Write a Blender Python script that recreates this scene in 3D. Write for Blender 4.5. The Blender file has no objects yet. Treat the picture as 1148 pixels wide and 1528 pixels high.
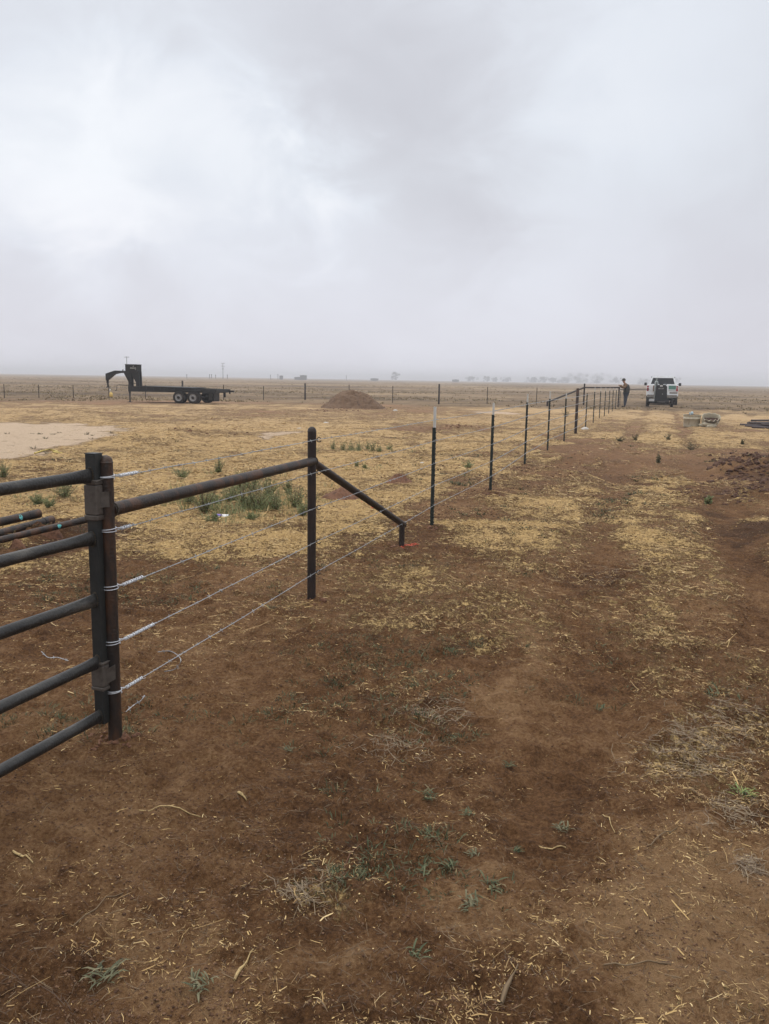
import bpy, bmesh, math, random
import numpy as np
from mathutils import Vector, Matrix
R = math.radians
random.seed(7)
rng = np.random.default_rng(11)
sc = bpy.context.scene
col = sc.collection

# ------------------------------------------------------------------ camera
CAM_H = 1.5; PITCH = R(9.0); ROLL = R(0.95); F = 1250.0; CX, CY = 574.0, 764.0
cd = bpy.data.cameras.new('camera'); cam = bpy.data.objects.new('camera', cd); col.objects.link(cam)
cd.sensor_fit = 'VERTICAL'; cd.sensor_height = 24.0; cd.lens = 24.0 * F / 1528.0
cd.clip_start = 0.05; cd.clip_end = 20000
MC = Matrix.Rotation(math.pi / 2 - PITCH, 4, 'X') @ Matrix.Rotation(ROLL, 4, 'Z')
cam.matrix_world = Matrix.Translation((0, 0, CAM_H)) @ MC
sc.camera = cam
# survey helper: measured bearings of things on the level plain -> ground coordinates in metres
M3 = MC.to_3x3()
def ray(u, v): return M3 @ Vector(((u - CX) / F, -(v - CY) / F, -1.0))
def G(u, v, z=0.0):
    d = ray(u, v); t = (z - CAM_H) / d.z
    return Vector((d.x * t, d.y * t, z))
def HZ(p, v):                       # height above p seen at row v
    lo, hi = -1.0, 20.0
    for _ in range(50):
        m = (lo + hi) / 2
        q = M3.transposed() @ Vector((p.x, p.y, m - CAM_H))
        vv = CY - F * q.y / -q.z
        if vv > v: lo = m
        else: hi = m
    return lo
def AT(u, v, dist):                 # point along a bearing at ground distance dist
    d = ray(u, v); t = dist / math.hypot(d.x, d.y)
    return Vector((d.x * t, d.y * t, CAM_H + d.z * t))

# ------------------------------------------------------------------ world
SUN_EL, SUN_AZ = R(52), R(-50)       # azimuth measured from +Y towards +X
w = bpy.data.worlds.new('World'); sc.world = w; w.use_nodes = True
nt = w.node_tree; nt.nodes.clear(); N = nt.nodes.new; L = nt.links.new
def math_n(nt, op, a, b=None, c=None, clamp=False):
    n = nt.nodes.new('ShaderNodeMath'); n.operation = op; n.use_clamp = clamp
    for i, s in enumerate((a, b, c)):
        if s is None: continue
        if isinstance(s, (int, float)): n.inputs[i].default_value = s
        else: nt.links.new(s, n.inputs[i])
    return n.outputs[0]
sky = N('ShaderNodeTexSky'); sky.sky_type = 'NISHITA'; sky.sun_disc = False
sky.sun_elevation = SUN_EL; sky.sun_rotation = SUN_AZ; sky.dust_density = 3
tc = N('ShaderNodeTexCoord'); sep = N('ShaderNodeSeparateXYZ'); L(tc.outputs['Generated'], sep.inputs[0])
mp = N('ShaderNodeMapping'); mp.inputs['Scale'].default_value = (1.0, 1.0, 1.5)
L(tc.outputs['Generated'], mp.inputs[0])
n1 = N('ShaderNodeTexNoise'); n1.inputs['Scale'].default_value = 2.6; n1.inputs['Detail'].default_value = 5; n1.inputs['Roughness'].default_value = 0.5; n1.inputs['Distortion'].default_value = 0.25
L(mp.outputs[0], n1.inputs['Vector'])
n2 = N('ShaderNodeTexNoise'); n2.inputs['Scale'].default_value = 8.0; n2.inputs['Detail'].default_value = 6; n2.inputs['Roughness'].default_value = 0.55; n2.inputs['Distortion'].default_value = 0.5
L(mp.outputs[0], n2.inputs['Vector'])
# thin and thick places in the cloud deck: (bearing px, width, strength)
wob = math_n(nt, 'MULTIPLY_ADD', n2.outputs[0], 1.0, -0.5)
val = math_n(nt, 'MULTIPLY_ADD', n1.outputs[0], 0.11, 0.672 - 0.055)
val = math_n(nt, 'MULTIPLY_ADD', wob, 0.10, val)
warpv = N('ShaderNodeVectorMath'); warpv.operation = 'MULTIPLY_ADD'
L(n2.outputs['Color'], warpv.inputs[0]); warpv.inputs[1].default_value = (0.26, 0.26, 0.26)
sub = N('ShaderNodeVectorMath'); sub.operation = 'SUBTRACT'; L(tc.outputs['Generated'], sub.inputs[0]); sub.inputs[1].default_value = (0.13, 0.13, 0.13)
L(sub.outputs[0], warpv.inputs[2])
for (u, v, wd, st) in [(310, 120, .08, .07), (220, 175, .10, .07), (100, 210, .11, .07), (10, 260, .11, .06), (400, 235, .08, .08), (485, 295, .06, .13), (170, 300, .07, .06), (20, 100, .12, .03),
                       (600, 110, .17, -.07), (450, 60, .12, -.05), (700, 260, .12, -.06), (120, 30, .12, -.05), (30, 350, .11, -.07), (250, 360, .14, -.03), (1130, 370, .14, -.09), (950, 90, .16, .04),
                       (960, 230, .14, .03), (560, 430, .16, .03), (330, 420, .12, .03), (850, 450, .2, .03), (790, 20, .12, .03)]:
    d = ray(u, v).normalized()
    ds = N('ShaderNodeVectorMath'); ds.operation = 'DISTANCE'; L(warpv.outputs[0], ds.inputs[0]); ds.inputs[1].default_value = d
    q = math_n(nt, 'DIVIDE', ds.outputs['Value'], wd); q = math_n(nt, 'MULTIPLY', q, q); q = math_n(nt, 'MULTIPLY', q, -1.0)
    g = math_n(nt, 'POWER', 2.718, q); val = math_n(nt, 'MULTIPLY_ADD', g, st, val)
# the deck grows brighter towards the zenith and a touch dimmer at the horizon
el = math_n(nt, 'MAXIMUM', sep.outputs['Z'], 0.0)
zen = N('ShaderNodeMapRange'); zen.interpolation_type = 'SMOOTHSTEP'; L(el, zen.inputs[0])
for i, x in zip((1, 2, 3, 4), (0.48, 0.92, 0.0, 1.0)): zen.inputs[i].default_value = x
val = math_n(nt, 'ADD', val, zen.outputs[0])
hz = N('ShaderNodeMapRange'); L(el, hz.inputs[0])
for i, x in zip((1, 2, 3, 4), (0.0, 0.16, 0.0, 0.0)): hz.inputs[i].default_value = x
val = math_n(nt, 'ADD', val, hz.outputs[0])
cr = N('ShaderNodeValToRGB'); L(math_n(nt, 'DIVIDE', val, 2.0), cr.inputs[0])
e = cr.color_ramp.elements
e[0].position = 0.20; e[0].color = (.41, .405, .44, 1)
e[1].position = 1.0; e[1].color = (1.98, 1.98, 2.0, 1)
for p, c in ((0.25, (.485, .49, .535, 1)), (0.30, (.57, .585, .635, 1)), (0.36, (.675, .71, .77, 1)), (0.45, (.88, .90, .93, 1))):
    k = e.new(p); k.color = c
warm = N('ShaderNodeMapRange'); L(el, warm.inputs[0])
for i, x in zip((1, 2, 3, 4), (0.0, 0.22, 1.0, 0.0)): warm.inputs[i].default_value = x
mixc = N('ShaderNodeMix'); mixc.data_type = 'RGBA'; mixc.blend_type = 'MULTIPLY'; L(warm.outputs[0], mixc.inputs[0]); L(cr.outputs[0], mixc.inputs[6]); mixc.inputs[7].default_value = (1.035, .985, 1.0, 1)
b1 = N('ShaderNodeBackground'); b1.inputs[1].default_value = 0.06; L(sky.outputs[0], b1.inputs[0])
b2 = N('ShaderNodeBackground'); b2.inputs[1].default_value = 1.14; L(mixc.outputs[2], b2.inputs[0])
ms = N('ShaderNodeMixShader'); ms.inputs[0].default_value = 0.96; L(b1.outputs[0], ms.inputs[1]); L(b2.outputs[0], ms.inputs[2])
wo = N('ShaderNodeOutputWorld'); L(ms.outputs[0], wo.inputs[0])

sl = bpy.data.lights.new('sun', 'SUN'); sl.energy = 0.6; sl.angle = R(20); sl.color = (1, .96, .9)
so = bpy.data.objects.new('sun', sl); col.objects.link(so)
sd = Vector((math.sin(SUN_AZ) * math.cos(SUN_EL), math.cos(SUN_AZ) * math.cos(SUN_EL), math.sin(SUN_EL)))
so.rotation_euler = sd.to_track_quat('Z', 'Y').to_euler(); so.location = sd * 30
vs = sc.view_settings; vs.view_transform = 'Standard'; vs.look = 'None'; vs.exposure = 0.07; vs.gamma = 1.0
sc.cycles.volume_bounces = 0; sc.cycles.max_bounces = 6; sc.cycles.use_denoising = True

# ------------------------------------------------------------------ materials
def mat(name, base, rough=.7, metal=0.0, var=None, vscale=12, bump=0.0, bscale=40, detail=6, streak=None, island=None, spec=None, edge=None):
    m = bpy.data.materials.new(name); m.use_nodes = True; t = m.node_tree; bs = t.nodes['Principled BSDF']
    bs.inputs['Roughness'].default_value = rough; bs.inputs['Metallic'].default_value = metal
    if spec is not None: bs.inputs['Specular IOR Level'].default_value = spec
    bs.inputs['Base Color'].default_value = (*base, 1)
    co = t.nodes.new('ShaderNodeTexCoord'); out = None
    if var:
        mpn = t.nodes.new('ShaderNodeMapping'); t.links.new(co.outputs['Object'], mpn.inputs[0])
        if streak: mpn.inputs['Scale'].default_value = streak
        n = t.nodes.new('ShaderNodeTexNoise'); n.inputs['Scale'].default_value = vscale; n.inputs['Detail'].default_value = detail; n.inputs['Roughness'].default_value = .65
        t.links.new(mpn.outputs[0], n.inputs['Vector'])
        r = t.nodes.new('ShaderNodeValToRGB'); t.links.new(n.outputs[0], r.inputs[0])
        el = r.color_ramp.elements; lo, hi = edge or (.35, .68)
        el[0].position = lo; el[0].color = (*base, 1); el[1].position = hi; el[1].color = (*var[-1], 1)
        for i, c in enumerate(var[:-1]):
            k = el.new(lo + (hi - lo) * (i + 1) / len(var)); k.color = (*c, 1)
        out = r.outputs[0]
    if island:
        g = t.nodes.new('ShaderNodeNewGeometry'); r = t.nodes.new('ShaderNodeValToRGB'); t.links.new(g.outputs['Random Per Island'], r.inputs[0])
        el = r.color_ramp.elements; el[0].color = (*island[0], 1); el[1].color = (*island[-1], 1)
        for i, c in enumerate(island[1:-1]):
            k = el.new((i + 1) / (len(island) - 1)); k.color = (*c, 1)
        out = r.outputs[0]
    if out: t.links.new(out, bs.inputs['Base Color'])
    if bump:
        n = t.nodes.new('ShaderNodeTexNoise'); n.inputs['Scale'].default_value = bscale; n.inputs['Detail'].default_value = 6
        t.links.new(co.outputs['Object'], n.inputs['Vector'])
        b = t.nodes.new('ShaderNodeBump'); b.inputs['Strength'].default_value = bump; b.inputs['Distance'].default_value = .01
        t.links.new(n.outputs[0], b.inputs['Height']); t.links.new(b.outputs[0], bs.inputs['Normal'])
    return m
M = {}
M['rust'] = mat('rusted_pipe', (.014, .011, .010), .5, .25, [(.030, .020, .015), (.085, .038, .018)], 11, .35, 120, edge=(.36, .64), streak=(1, 1, .35))
M['rust_dark'] = mat('dark_mill_pipe', (.016, .012, .011), .55, .3, [(.028, .019, .016), (.05, .029, .02)], 7, .2, 140, edge=(.3, .75))
M['gate'] = mat('grey_gate_steel', (.020, .019, .018), .44, .4, [(.045, .043, .040), (.12, .11, .095)], 14, .35, 90, edge=(.38, .74), streak=(.25, 1, 1))
M['stile'] = mat('black_stile_steel', (.018, .02, .02), .5, .3, [(.027, .029, .028), (.05, .046, .04)], 9, .15, 90, edge=(.3, .8))
M['weld'] = mat('heat_tinted_weld', (.035, .03, .026), .6, .3, [(.08, .06, .038), (.06, .045, .03)], 30, .6, 200)
M['hinge'] = mat('brown_hinge_steel', (.07, .058, .048), .6, .2, [(.10, .085, .072), (.055, .042, .034)], 18, .2, 120)
M['galv'] = mat('galvanised_wire', (.34, .35, .36), .38, .7, [(.58, .6, .62)], 60)
M['tie'] = mat('bright_galvanised_tie', (.6, .62, .66), .35, .5, [(.75, .78, .82)], 60)
M['galv_far'] = mat('dull_fence_wire', (.36, .35, .34), .6, .3)
M['ring'] = mat('black_wire_clip', (.02, .02, .02), .5, .3)
M['tpost'] = mat('dark_green_post_paint', (.008, .016, .013), .5, 0, [(.014, .022, .018)], 25)
M['white'] = mat('white_post_paint', (.62, .62, .60), .6, 0, [(.5, .49, .46)], 40)
M['black'] = mat('black_trailer_paint', (.007, .007, .008), .6, 0, [(.012, .012, .012), (.022, .02, .02)], 4, edge=(.4, .8))
M['tyre'] = mat('tyre_rubber', (.014, .013, .013), .85, 0, [(.04, .033, .027)], 6, .1)
M['rim'] = mat('grey_wheel_rim', (.32, .32, .32), .5, .3, [(.22, .20, .18)], 8)
M['carwhite'] = mat('white_car_paint', (.84, .86, .88), .3, 0, [(.78, .78, .76)], 3)
M['cargreen'] = mat('green_stripe_decal', (.10, .24, .19), .4)
M['glass'] = mat('tinted_window_glass', (.02, .024, .026), .12, 0, spec=.6)
M['chrome'] = mat('dull_bumper_steel', (.28, .27, .25), .4, .5, [(.18, .15, .12)], 10)
M['red'] = mat('red_lamp_lens', (.35, .02, .02), .3)
M['plastic_black'] = mat('black_cabinet_paint', (.008, .008, .009), .6, 0, [(.016, .016, .016)], 5)
M['grey'] = mat('grey_cylinder_paint', (.2, .23, .22), .5, 0, [(.28, .3, .29)], 8)
M['letter'] = mat('pale_lettering', (.5, .49, .45), .6)
M['wood'] = mat('brown_toolbox', (.13, .06, .03), .7, 0, [(.22, .13, .06)], 10)
M['plate'] = mat('licence_plate', (.45, .45, .44), .5)
M['tub'] = mat('beige_weathered_tub', (.40, .36, .26), .75, 0, [(.5, .45, .34), (.34, .29, .21)], 8, .15, 60)
M['tubin'] = mat('tub_inner_red_dirt', (.06, .03, .022), .9, 0, [(.10, .055, .04)], 10)
M['bluewhite'] = mat('pale_blue_plastic', (.42, .55, .6), .5)
M['yellow'] = mat('yellow_plastic', (.72, .48, .12), .5, 0, [(.6, .4, .1)], 20)
M['rope'] = mat('yellow_rope', (.6, .45, .1), .7, 0, [(.45, .35, .1)], 20)
M['teal'] = mat('turquoise_spray_mark', (.16, .56, .55), .7, 0, [(.10, .42, .42)], 60)
M['purplepipe'] = mat('weathered_dark_pipe', (.03, .024, .027), .6, .2, [(.055, .042, .045), (.1, .07, .06)], 5, edge=(.3, .75))
M['paint'] = mat('orange_red_marker_paint', (.55, .085, .04), .9, 0, [(.42, .09, .05), (.2, .07, .04)], 60, edge=(.45, .75))
M['plasticwhite'] = mat('white_scrap_plastic', (.72, .72, .72), .5, 0, [(.6, .6, .6)], 30)
M['purple'] = mat('violet_print', (.12, .06, .5), .5)
M['stone'] = mat('white_caliche_rock', (.55, .52, .47), .85, 0, [(.45, .4, .34)], 30)
M['straw'] = mat('straw_litter', (.4, .3, .15), .75, 0, island=[(.16, .09, .035), (.32, .19, .07), (.56, .38, .15), (.22, .13, .055), (.46, .30, .12), (.70, .52, .26)])
M['twig'] = mat('dull_grass_stems', (.14, .09, .05), .8, 0, island=[(.06, .034, .02), (.12, .075, .042), (.19, .13, .07), (.09, .055, .03)])
M['husk'] = mat('pale_husk', (.20, .13, .06), .8, 0, [(.5, .36, .16), (.28, .19, .09)], 90, streak=(1, 1, 1))
M['crumb'] = mat('dirt_crumbs', (.09, .045, .025), .95, 0, island=[(.06, .028, .014), (.12, .06, .03), (.18, .10, .053), (.09, .043, .021)])
M['clod'] = mat('red_dirt_clod', (.10, .045, .024), .95, 0, [(.17, .08, .043), (.065, .03, .017)], 14, .9, 60)
M['mound'] = mat('dry_dirt_mound', (.10, .058, .033), .95, 0, [(.165, .10, .058), (.07, .038, .022)], 5, .9, 14)
M['weed'] = mat('blue_green_weed_leaf', (.035, .055, .035), .75, 0, island=[(.04, .048, .024), (.075, .088, .045), (.12, .13, .07), (.05, .062, .032), (.20, .155, .08)], spec=.2)
M['kochia'] = mat('grey_green_weed_leaf', (.06, .08, .04), .7, 0, island=[(.09, .12, .045), (.14, .185, .07), (.22, .26, .11), (.32, .29, .14), (.16, .19, .08)])
M['drybrush'] = mat('dark_dry_weed', (.04, .045, .03), .8, 0, island=[(.055, .06, .03), (.11, .11, .055), (.19, .16, .09)])
M['sprout'] = mat('yellow_green_leaf', (.16, .24, .05), .6, 0, island=[(.05, .09, .035), (.24, .28, .07), (.10, .15, .05)])
M['drygrass'] = mat('dry_range_grass', (.2, .15, .08), .85, 0, island=[(.13, .095, .055), (.24, .175, .09), (.36, .27, .145), (.19, .145, .08), (.29, .22, .125)])
M['treeleaf'] = mat('distant_tree_leaf', (.05, .055, .035), .8, 0, island=[(.035, .04, .028), (.06, .065, .04)])
M['bark'] = mat('distant_bark', (.07, .055, .045), .9)
M['polewood'] = mat('weathered_pole_wood', (.10, .085, .07), .9)
M['shedwall'] = mat('shed_grey_siding', (.16, .15, .14), .8)
M['shedroof'] = mat('shed_roof', (.12, .10, .09), .7)
M['skin'] = mat('skin', (.38, .22, .15), .6)
M['jacket'] = mat('tan_brown_jacket', (.13, .075, .04), .85, 0, [(.17, .10, .05), (.09, .055, .035)], 14)
M['vest'] = mat('charcoal_vest', (.035, .036, .034), .8, 0, [(.05, .05, .046)], 10)
M['jeans'] = mat('dark_blue_jeans', (.022, .028, .042), .85, 0, [(.035, .045, .065)], 10)
M['cap'] = mat('dark_knit_cap', (.03, .03, .024), .9, 0, [(.06, .05, .035)], 30)
M['boot'] = mat('dark_leather_boot', (.03, .02, .015), .7)

# ------------------------------------------------------------------ mesh helpers
class MB:
    def __init__(s): s.v = []; s.f = []; s.sm = []
    def add(s, vs, fs, smooth=False):
        o = len(s.v); s.v += [tuple(v) for v in vs]; s.f += [tuple(i + o for i in f) for f in fs]; s.sm += [smooth] * len(fs)
    def box(s, c, size, rot=None, taper=1.0, bev=0.0):
        c = Vector(c); hx, hy, hz = [x / 2 for x in size]
        if bev <= 0:
            vs = []
            for z in (-hz, hz):
                k = 1 if z < 0 else taper
                for x, y in ((-hx, -hy), (hx, -hy), (hx, hy), (-hx, hy)): vs.append(Vector((x * k, y * k, z)))
            fs = [(3, 2, 1, 0), (4, 5, 6, 7), (0, 1, 5, 4), (1, 2, 6, 5), (2, 3, 7, 6), (3, 0, 4, 7)]
        else:
            bm = bmesh.new(); bmesh.ops.create_cube(bm, size=1)
            for v in bm.verts: v.co = Vector((v.co.x * size[0] * (taper if v.co.z > 0 else 1), v.co.y * size[1] * (taper if v.co.z > 0 else 1), v.co.z * size[2]))
            bmesh.ops.bevel(bm, geom=list(bm.edges), offset=bev, segments=2, affect='EDGES', profile=.5)
            bm.verts.index_update(); vs = [v.co.copy() for v in bm.verts]; fs = [[v.index for v in f.verts] for f in bm.faces]; bm.free()
        if rot is not None: vs = [rot @ v for v in vs]
        s.add([v + c for v in vs], fs)
    def tube(s, pts, r, n=10, cap=True, smooth=True, ell=None):
        pts = [Vector(p) for p in pts]; rs = r if isinstance(r, (list, tuple)) else [r] * len(pts)
        vs = []; fs = []; t0 = (pts[1] - pts[0]).normalized()
        up = Vector((0, 0, 1)) if abs(t0.z) < .9 else Vector((0, 1, 0))
        a = t0.cross(up).normalized()
        for i, p in enumerate(pts):
            t = (pts[min(i + 1, len(pts) - 1)] - pts[max(i - 1, 0)]).normalized()
            a = (a - t * a.dot(t)).normalized(); b = t.cross(a)
            ea, eb = ell[i] if ell else (1, 1)
            for k in range(n):
                q = 2 * math.pi * k / n; vs.append(p + a * math.cos(q) * rs[i] * ea + b * math.sin(q) * rs[i] * eb)
        for i in range(len(pts) - 1):
            for k in range(n): fs.append((i * n + k, i * n + (k + 1) % n, (i + 1) * n + (k + 1) % n, (i + 1) * n + k))
        s.add(vs, fs, smooth)
        if cap: s.add(vs[:n], [tuple(range(n))[::-1]]); s.add(vs[-n:], [tuple(range(n))])
    def pipe(s, a, b, r, th=.006, n=16):           # open-ended pipe with a visible wall
        a = Vector(a); b = Vector(b); s.tube([a, b], r, n, cap=False); t = (b - a).normalized()
        s.tube([b, a], r - th, n, cap=False)
        up = Vector((0, 0, 1)) if abs(t.z) < .9 else Vector((0, 1, 0)); x = t.cross(up).normalized(); y = t.cross(x)
        for p in (a, b):
            o = [p + x * math.cos(2 * math.pi * k / n) * r + y * math.sin(2 * math.pi * k / n) * r for k in range(n)]
            i = [p + x * math.cos(2 * math.pi * k / n) * (r - th) + y * math.sin(2 * math.pi * k / n) * (r - th) for k in range(n)]
            s.add(o + i, [(k, (k + 1) % n, n + (k + 1) % n, n + k) for k in range(n)])
    def lathe(s, prof, c=(0, 0, 0), n=20, axis='Z', rot=None):
        c = Vector(c); vs = []; fs = []
        for (r, z) in prof:
            for k in range(n):
                q = 2 * math.pi * k / n; v = Vector((r * math.cos(q), r * math.sin(q), z))
                if axis == 'X': v = Vector((v.z, v.x, v.y))
                if axis == 'Y': v = Vector((v.y, v.z, v.x))
                if rot is not None: v = rot @ v
                vs.append(v + c)
        for i in range(len(prof) - 1):
            for k in range(n): fs.append((i * n + k, i * n + (k + 1) % n, (i + 1) * n + (k + 1) % n, (i + 1) * n + k))
        s.add(vs, fs, True)
    def prism(s, poly, d0, d1, plane='XZ'):         # outline in a plane, extruded
        def P(a, b, d): return Vector((a, d, b)) if plane == 'XZ' else (Vector((d, a, b)) if plane == 'YZ' else Vector((a, b, d)))
        n = len(poly); vs = [P(a, b, d0) for a, b in poly] + [P(a, b, d1) for a, b in poly]
        s.add(vs, [tuple(range(n))[::-1], tuple(range(n, 2 * n))] + [(i, (i + 1) % n, n + (i + 1) % n, n + i) for i in range(n)])
    def build(s, name, m, parent=None, fixn=False):
        me = bpy.data.meshes.new(name); me.from_pydata([tuple(v) for v in s.v], [], s.f); me.materials.append(m)
        me.polygons.foreach_set('use_smooth', s.sm)
        if fixn:
            bm = bmesh.new(); bm.from_mesh(me); bmesh.ops.recalc_face_normals(bm, faces=bm.faces); bm.to_mesh(me); bm.free()
        me.update(); o = bpy.data.objects.new(name, me); col.objects.link(o)
        if parent: o.parent = parent
        return o
def tag(o, label=None, cat=None, group=None, kind=None):
    if label: o['label'] = label
    if cat: o['category'] = cat
    if group: o['group'] = group
    if kind: o['kind'] = kind
    return o
def empty(name, loc, rz=0, label=None, cat=None, group=None):
    o = bpy.data.objects.new(name, None); col.objects.link(o); o.location = loc; o.rotation_euler = (0, 0, rz); o.empty_display_size = .2
    return tag(o, label, cat, group)
def np_mesh(name, verts, faces, m, smooth=False):
    me = bpy.data.meshes.new(name); nv = len(verts); nf, k = faces.shape
    me.vertices.add(nv); me.vertices.foreach_set('co', verts.astype(np.float32).ravel())
    me.loops.add(nf * k); me.loops.foreach_set('vertex_index', faces.astype(np.int32).ravel())
    me.polygons.add(nf); me.polygons.foreach_set('loop_start', np.arange(nf, dtype=np.int32) * k); me.polygons.foreach_set('loop_total', np.full(nf, k, np.int32))
    if smooth: me.polygons.foreach_set('use_smooth', np.ones(nf, bool))
    me.update(calc_edges=True); me.materials.append(m)
    o = bpy.data.objects.new(name, me); col.objects.link(o); return o

# ------------------------------------------------------------------ noise and ground shape
def _h(ix, iy, s):
    h = (ix.astype(np.int64) * 374761393 + iy.astype(np.int64) * 668265263 + s * 1442695041) & 0xFFFFFFFF
    h = ((h ^ (h >> 13)) * 1274126177) & 0xFFFFFFFF
    return ((h ^ (h >> 16)) & 0xFFFF) / 65535.0
def vn(x, y, s=0):
    ix = np.floor(x); iy = np.floor(y); fx = x - ix; fy = y - iy
    fx = fx * fx * fx * (fx * (fx * 6 - 15) + 10); fy = fy * fy * fy * (fy * (fy * 6 - 15) + 10)
    a = _h(ix, iy, s); b = _h(ix + 1, iy, s); c = _h(ix, iy + 1, s); d = _h(ix + 1, iy + 1, s)
    return (a * (1 - fx) + b * fx) * (1 - fy) + (c * (1 - fx) + d * fx) * fy
def fbm(x, y, sc_, o=4, s=0, g=.5):
    t = 0; a = 1; n = 0
    for i in range(o):
        t = t + a * vn(x * sc_ + 17.3 * i, y * sc_ - 9.1 * i, s + i); n += a; a *= g; sc_ *= 2.03
    return t / n
def lp(x, y):                      # bearing / log-distance chart of the plain
    return np.arctan2(x, y), np.log(np.maximum(np.hypot(x, y), .3))
def gpoly(pts):
    o = []
    for u, v in pts:
        p = G(u, v); a, l = lp(np.array(p.x), np.array(p.y)); o.append((float(a), float(l)))
    return o
def sdf(a, l, poly):               # >0 inside
    d = np.full(a.shape, 1e9); ins = np.zeros(a.shape, bool); n = len(poly)
    for i in range(n):
        x0, y0 = poly[i]; x1, y1 = poly[(i + 1) % n]; ex, ey = x1 - x0, y1 - y0
        wx, wy = a - x0, l - y0; t = np.clip((wx * ex + wy * ey) / (ex * ex + ey * ey + 1e-12), 0, 1)
        d = np.minimum(d, (wx - t * ex) ** 2 + (wy - t * ey) ** 2)
        c = ((y0 > l) != (y1 > l)); xs = x0 + (l - y0) * ex / (ey if abs(ey) > 1e-9 else 1e-9)
        ins ^= c & (a < xs)
    d = np.sqrt(d); return np.where(ins, d, -d)
def ss(x, a, b):
    t = np.clip((x - a) / (b - a), 0, 1); return t * t * (3 - 2 * t)
TRK = [[(845, 1250), (858, 1060), (872, 930), (886, 850), (903, 760), (924, 690), (938, 650), (955, 622), (970, 607)],
       [(1148, 960), (1110, 860), (1075, 770), (1048, 700), (1030, 660), (1015, 630), (1003, 610)]]
TRK = [[tuple(G(u, v))[:2] for u, v in t] for t in TRK]
TRK2 = [[tuple(G(u, v))[:2] for u, v in t] for t in [[(1010, 606), (1050, 612), (1075, 616)], [(1060, 622), (1105, 611), (1085, 603)], [(1110, 622), (1140, 612), (1110, 603), (1095, 598)]]]
def pdist(x, y, pts):
    d = np.full(x.shape, 1e9)
    for i in range(len(pts) - 1):
        (x0, y0), (x1, y1) = pts[i], pts[i + 1]; ex, ey = x1 - x0, y1 - y0; t = np.clip(((x - x0) * ex + (y - y0) * ey) / (ex * ex + ey * ey), 0, 1)
        d = np.minimum(d, np.hypot(x - x0 - t * ex, y - y0 - t * ey))
    return d
# (polygon corners, straw cover, darkness of soil, softness)
ZONES = [
    ([(-900, 612), (-300, 600), (0, 600), (600, 606), (1148, 610), (1700, 612), (1800, 640), (1148, 668), (930, 660), (860, 652), (760, 697), (650, 745), (600, 775), (520, 800), (470, 840), (300, 830), (180, 835), (0, 860), (-900, 950)], .86, .22, .05),
    ([(520, 860), (700, 760), (790, 715), (960, 690), (1148, 740), (1250, 900), (1230, 1150), (1000, 1130), (820, 1020), (640, 1000), (480, 930)], .46, .45, .10),
    ([(640, 812), (740, 752), (800, 722), (862, 705), (905, 700), (898, 760), (884, 830), (868, 885), (800, 860), (720, 850)], .74, .35, .05),
    ([(905, 860), (915, 775), (935, 700), (985, 705), (1030, 770), (1065, 850), (1075, 960), (1000, 1060), (900, 1010), (880, 940)], .74, .4, .06),
    ([(1085, 770), (1148, 745), (1300, 900), (1200, 1200), (1120, 1000)], .55, .5, .06),
    ([(470, 872), (560, 830), (700, 845), (840, 900), (860, 1000), (790, 1010), (640, 930), (500, 930)], .52, .5, .07),
    ([(560, 1040), (640, 1010), (720, 1060), (700, 1150), (600, 1150)], .50, .5, .05),
    ([(930, 1080), (1000, 1010), (1148, 1000), (1250, 1100), (1148, 1260), (1010, 1200)], .58, .5, .05),
    ([(390, 1330), (450, 1300), (510, 1320), (500, 1360), (420, 1370)], .52, .5, .05),
    ([(1050, 1270), (1148, 1240), (1240, 1300), (1148, 1340)], .45, .5, .05),
    ([(1090, 1460), (1148, 1430), (1200, 1528), (1100, 1528)], .4, .3, .05),
    ([(585, 800), (655, 752), (760, 700), (858, 655), (905, 662), (850, 700), (790, 728), (720, 765), (690, 800), (630, 830)], .20, .6, .035),
    ([(0, 820), (150, 815), (170, 900), (60, 930), (0, 930)], .45, .5, .08),
]
ZONES = [(gpoly(p), s_, d_, f_) for p, s_, d_, f_ in ZONES]
PAD = gpoly([(-700, 640), (0, 631), (110, 633), (192, 639), (200, 643), (150, 654), (105, 663), (80, 672), (30, 681), (0, 684), (-700, 760)])
PALE = [gpoly(p) for p in ([(384, 648), (430, 644), (455, 642), (452, 646), (420, 652), (392, 656)], [(692, 614.5), (735, 613.3), (780, 616), (770, 618.5), (715, 617.5)])]
DARK = [gpoly(p) for p in ([(1075, 682), (1105, 672), (1160, 676), (1200, 700), (1160, 738), (1100, 735), (1085, 705)], [(1000, 722), (1060, 722), (1120, 735), (1100, 745), (1030, 738)],
        [(0, 770), (120, 765), (160, 800), (110, 835), (0, 850)], [(540, 640), (700, 634), (720, 641), (600, 646)], [(840, 650), (900, 640), (870, 670), (820, 690)],
        [(1060, 770), (1150, 760), (1200, 800), (1080, 810)])]
DRY = [gpoly(p) for p in ([(880, 1250), (1000, 1215), (1300, 1350), (1300, 1600), (950, 1600), (830, 1430), (860, 1360)], [(100, 1380), (330, 1360), (420, 1528), (200, 1600)],
        [(760, 920), (850, 960), (830, 1100), (740, 1080)], [(280, 1440), (560, 1420), (620, 1528), (300, 1528)], [(560, 1380), (700, 1260), (880, 1380), (820, 1480)])]
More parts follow.
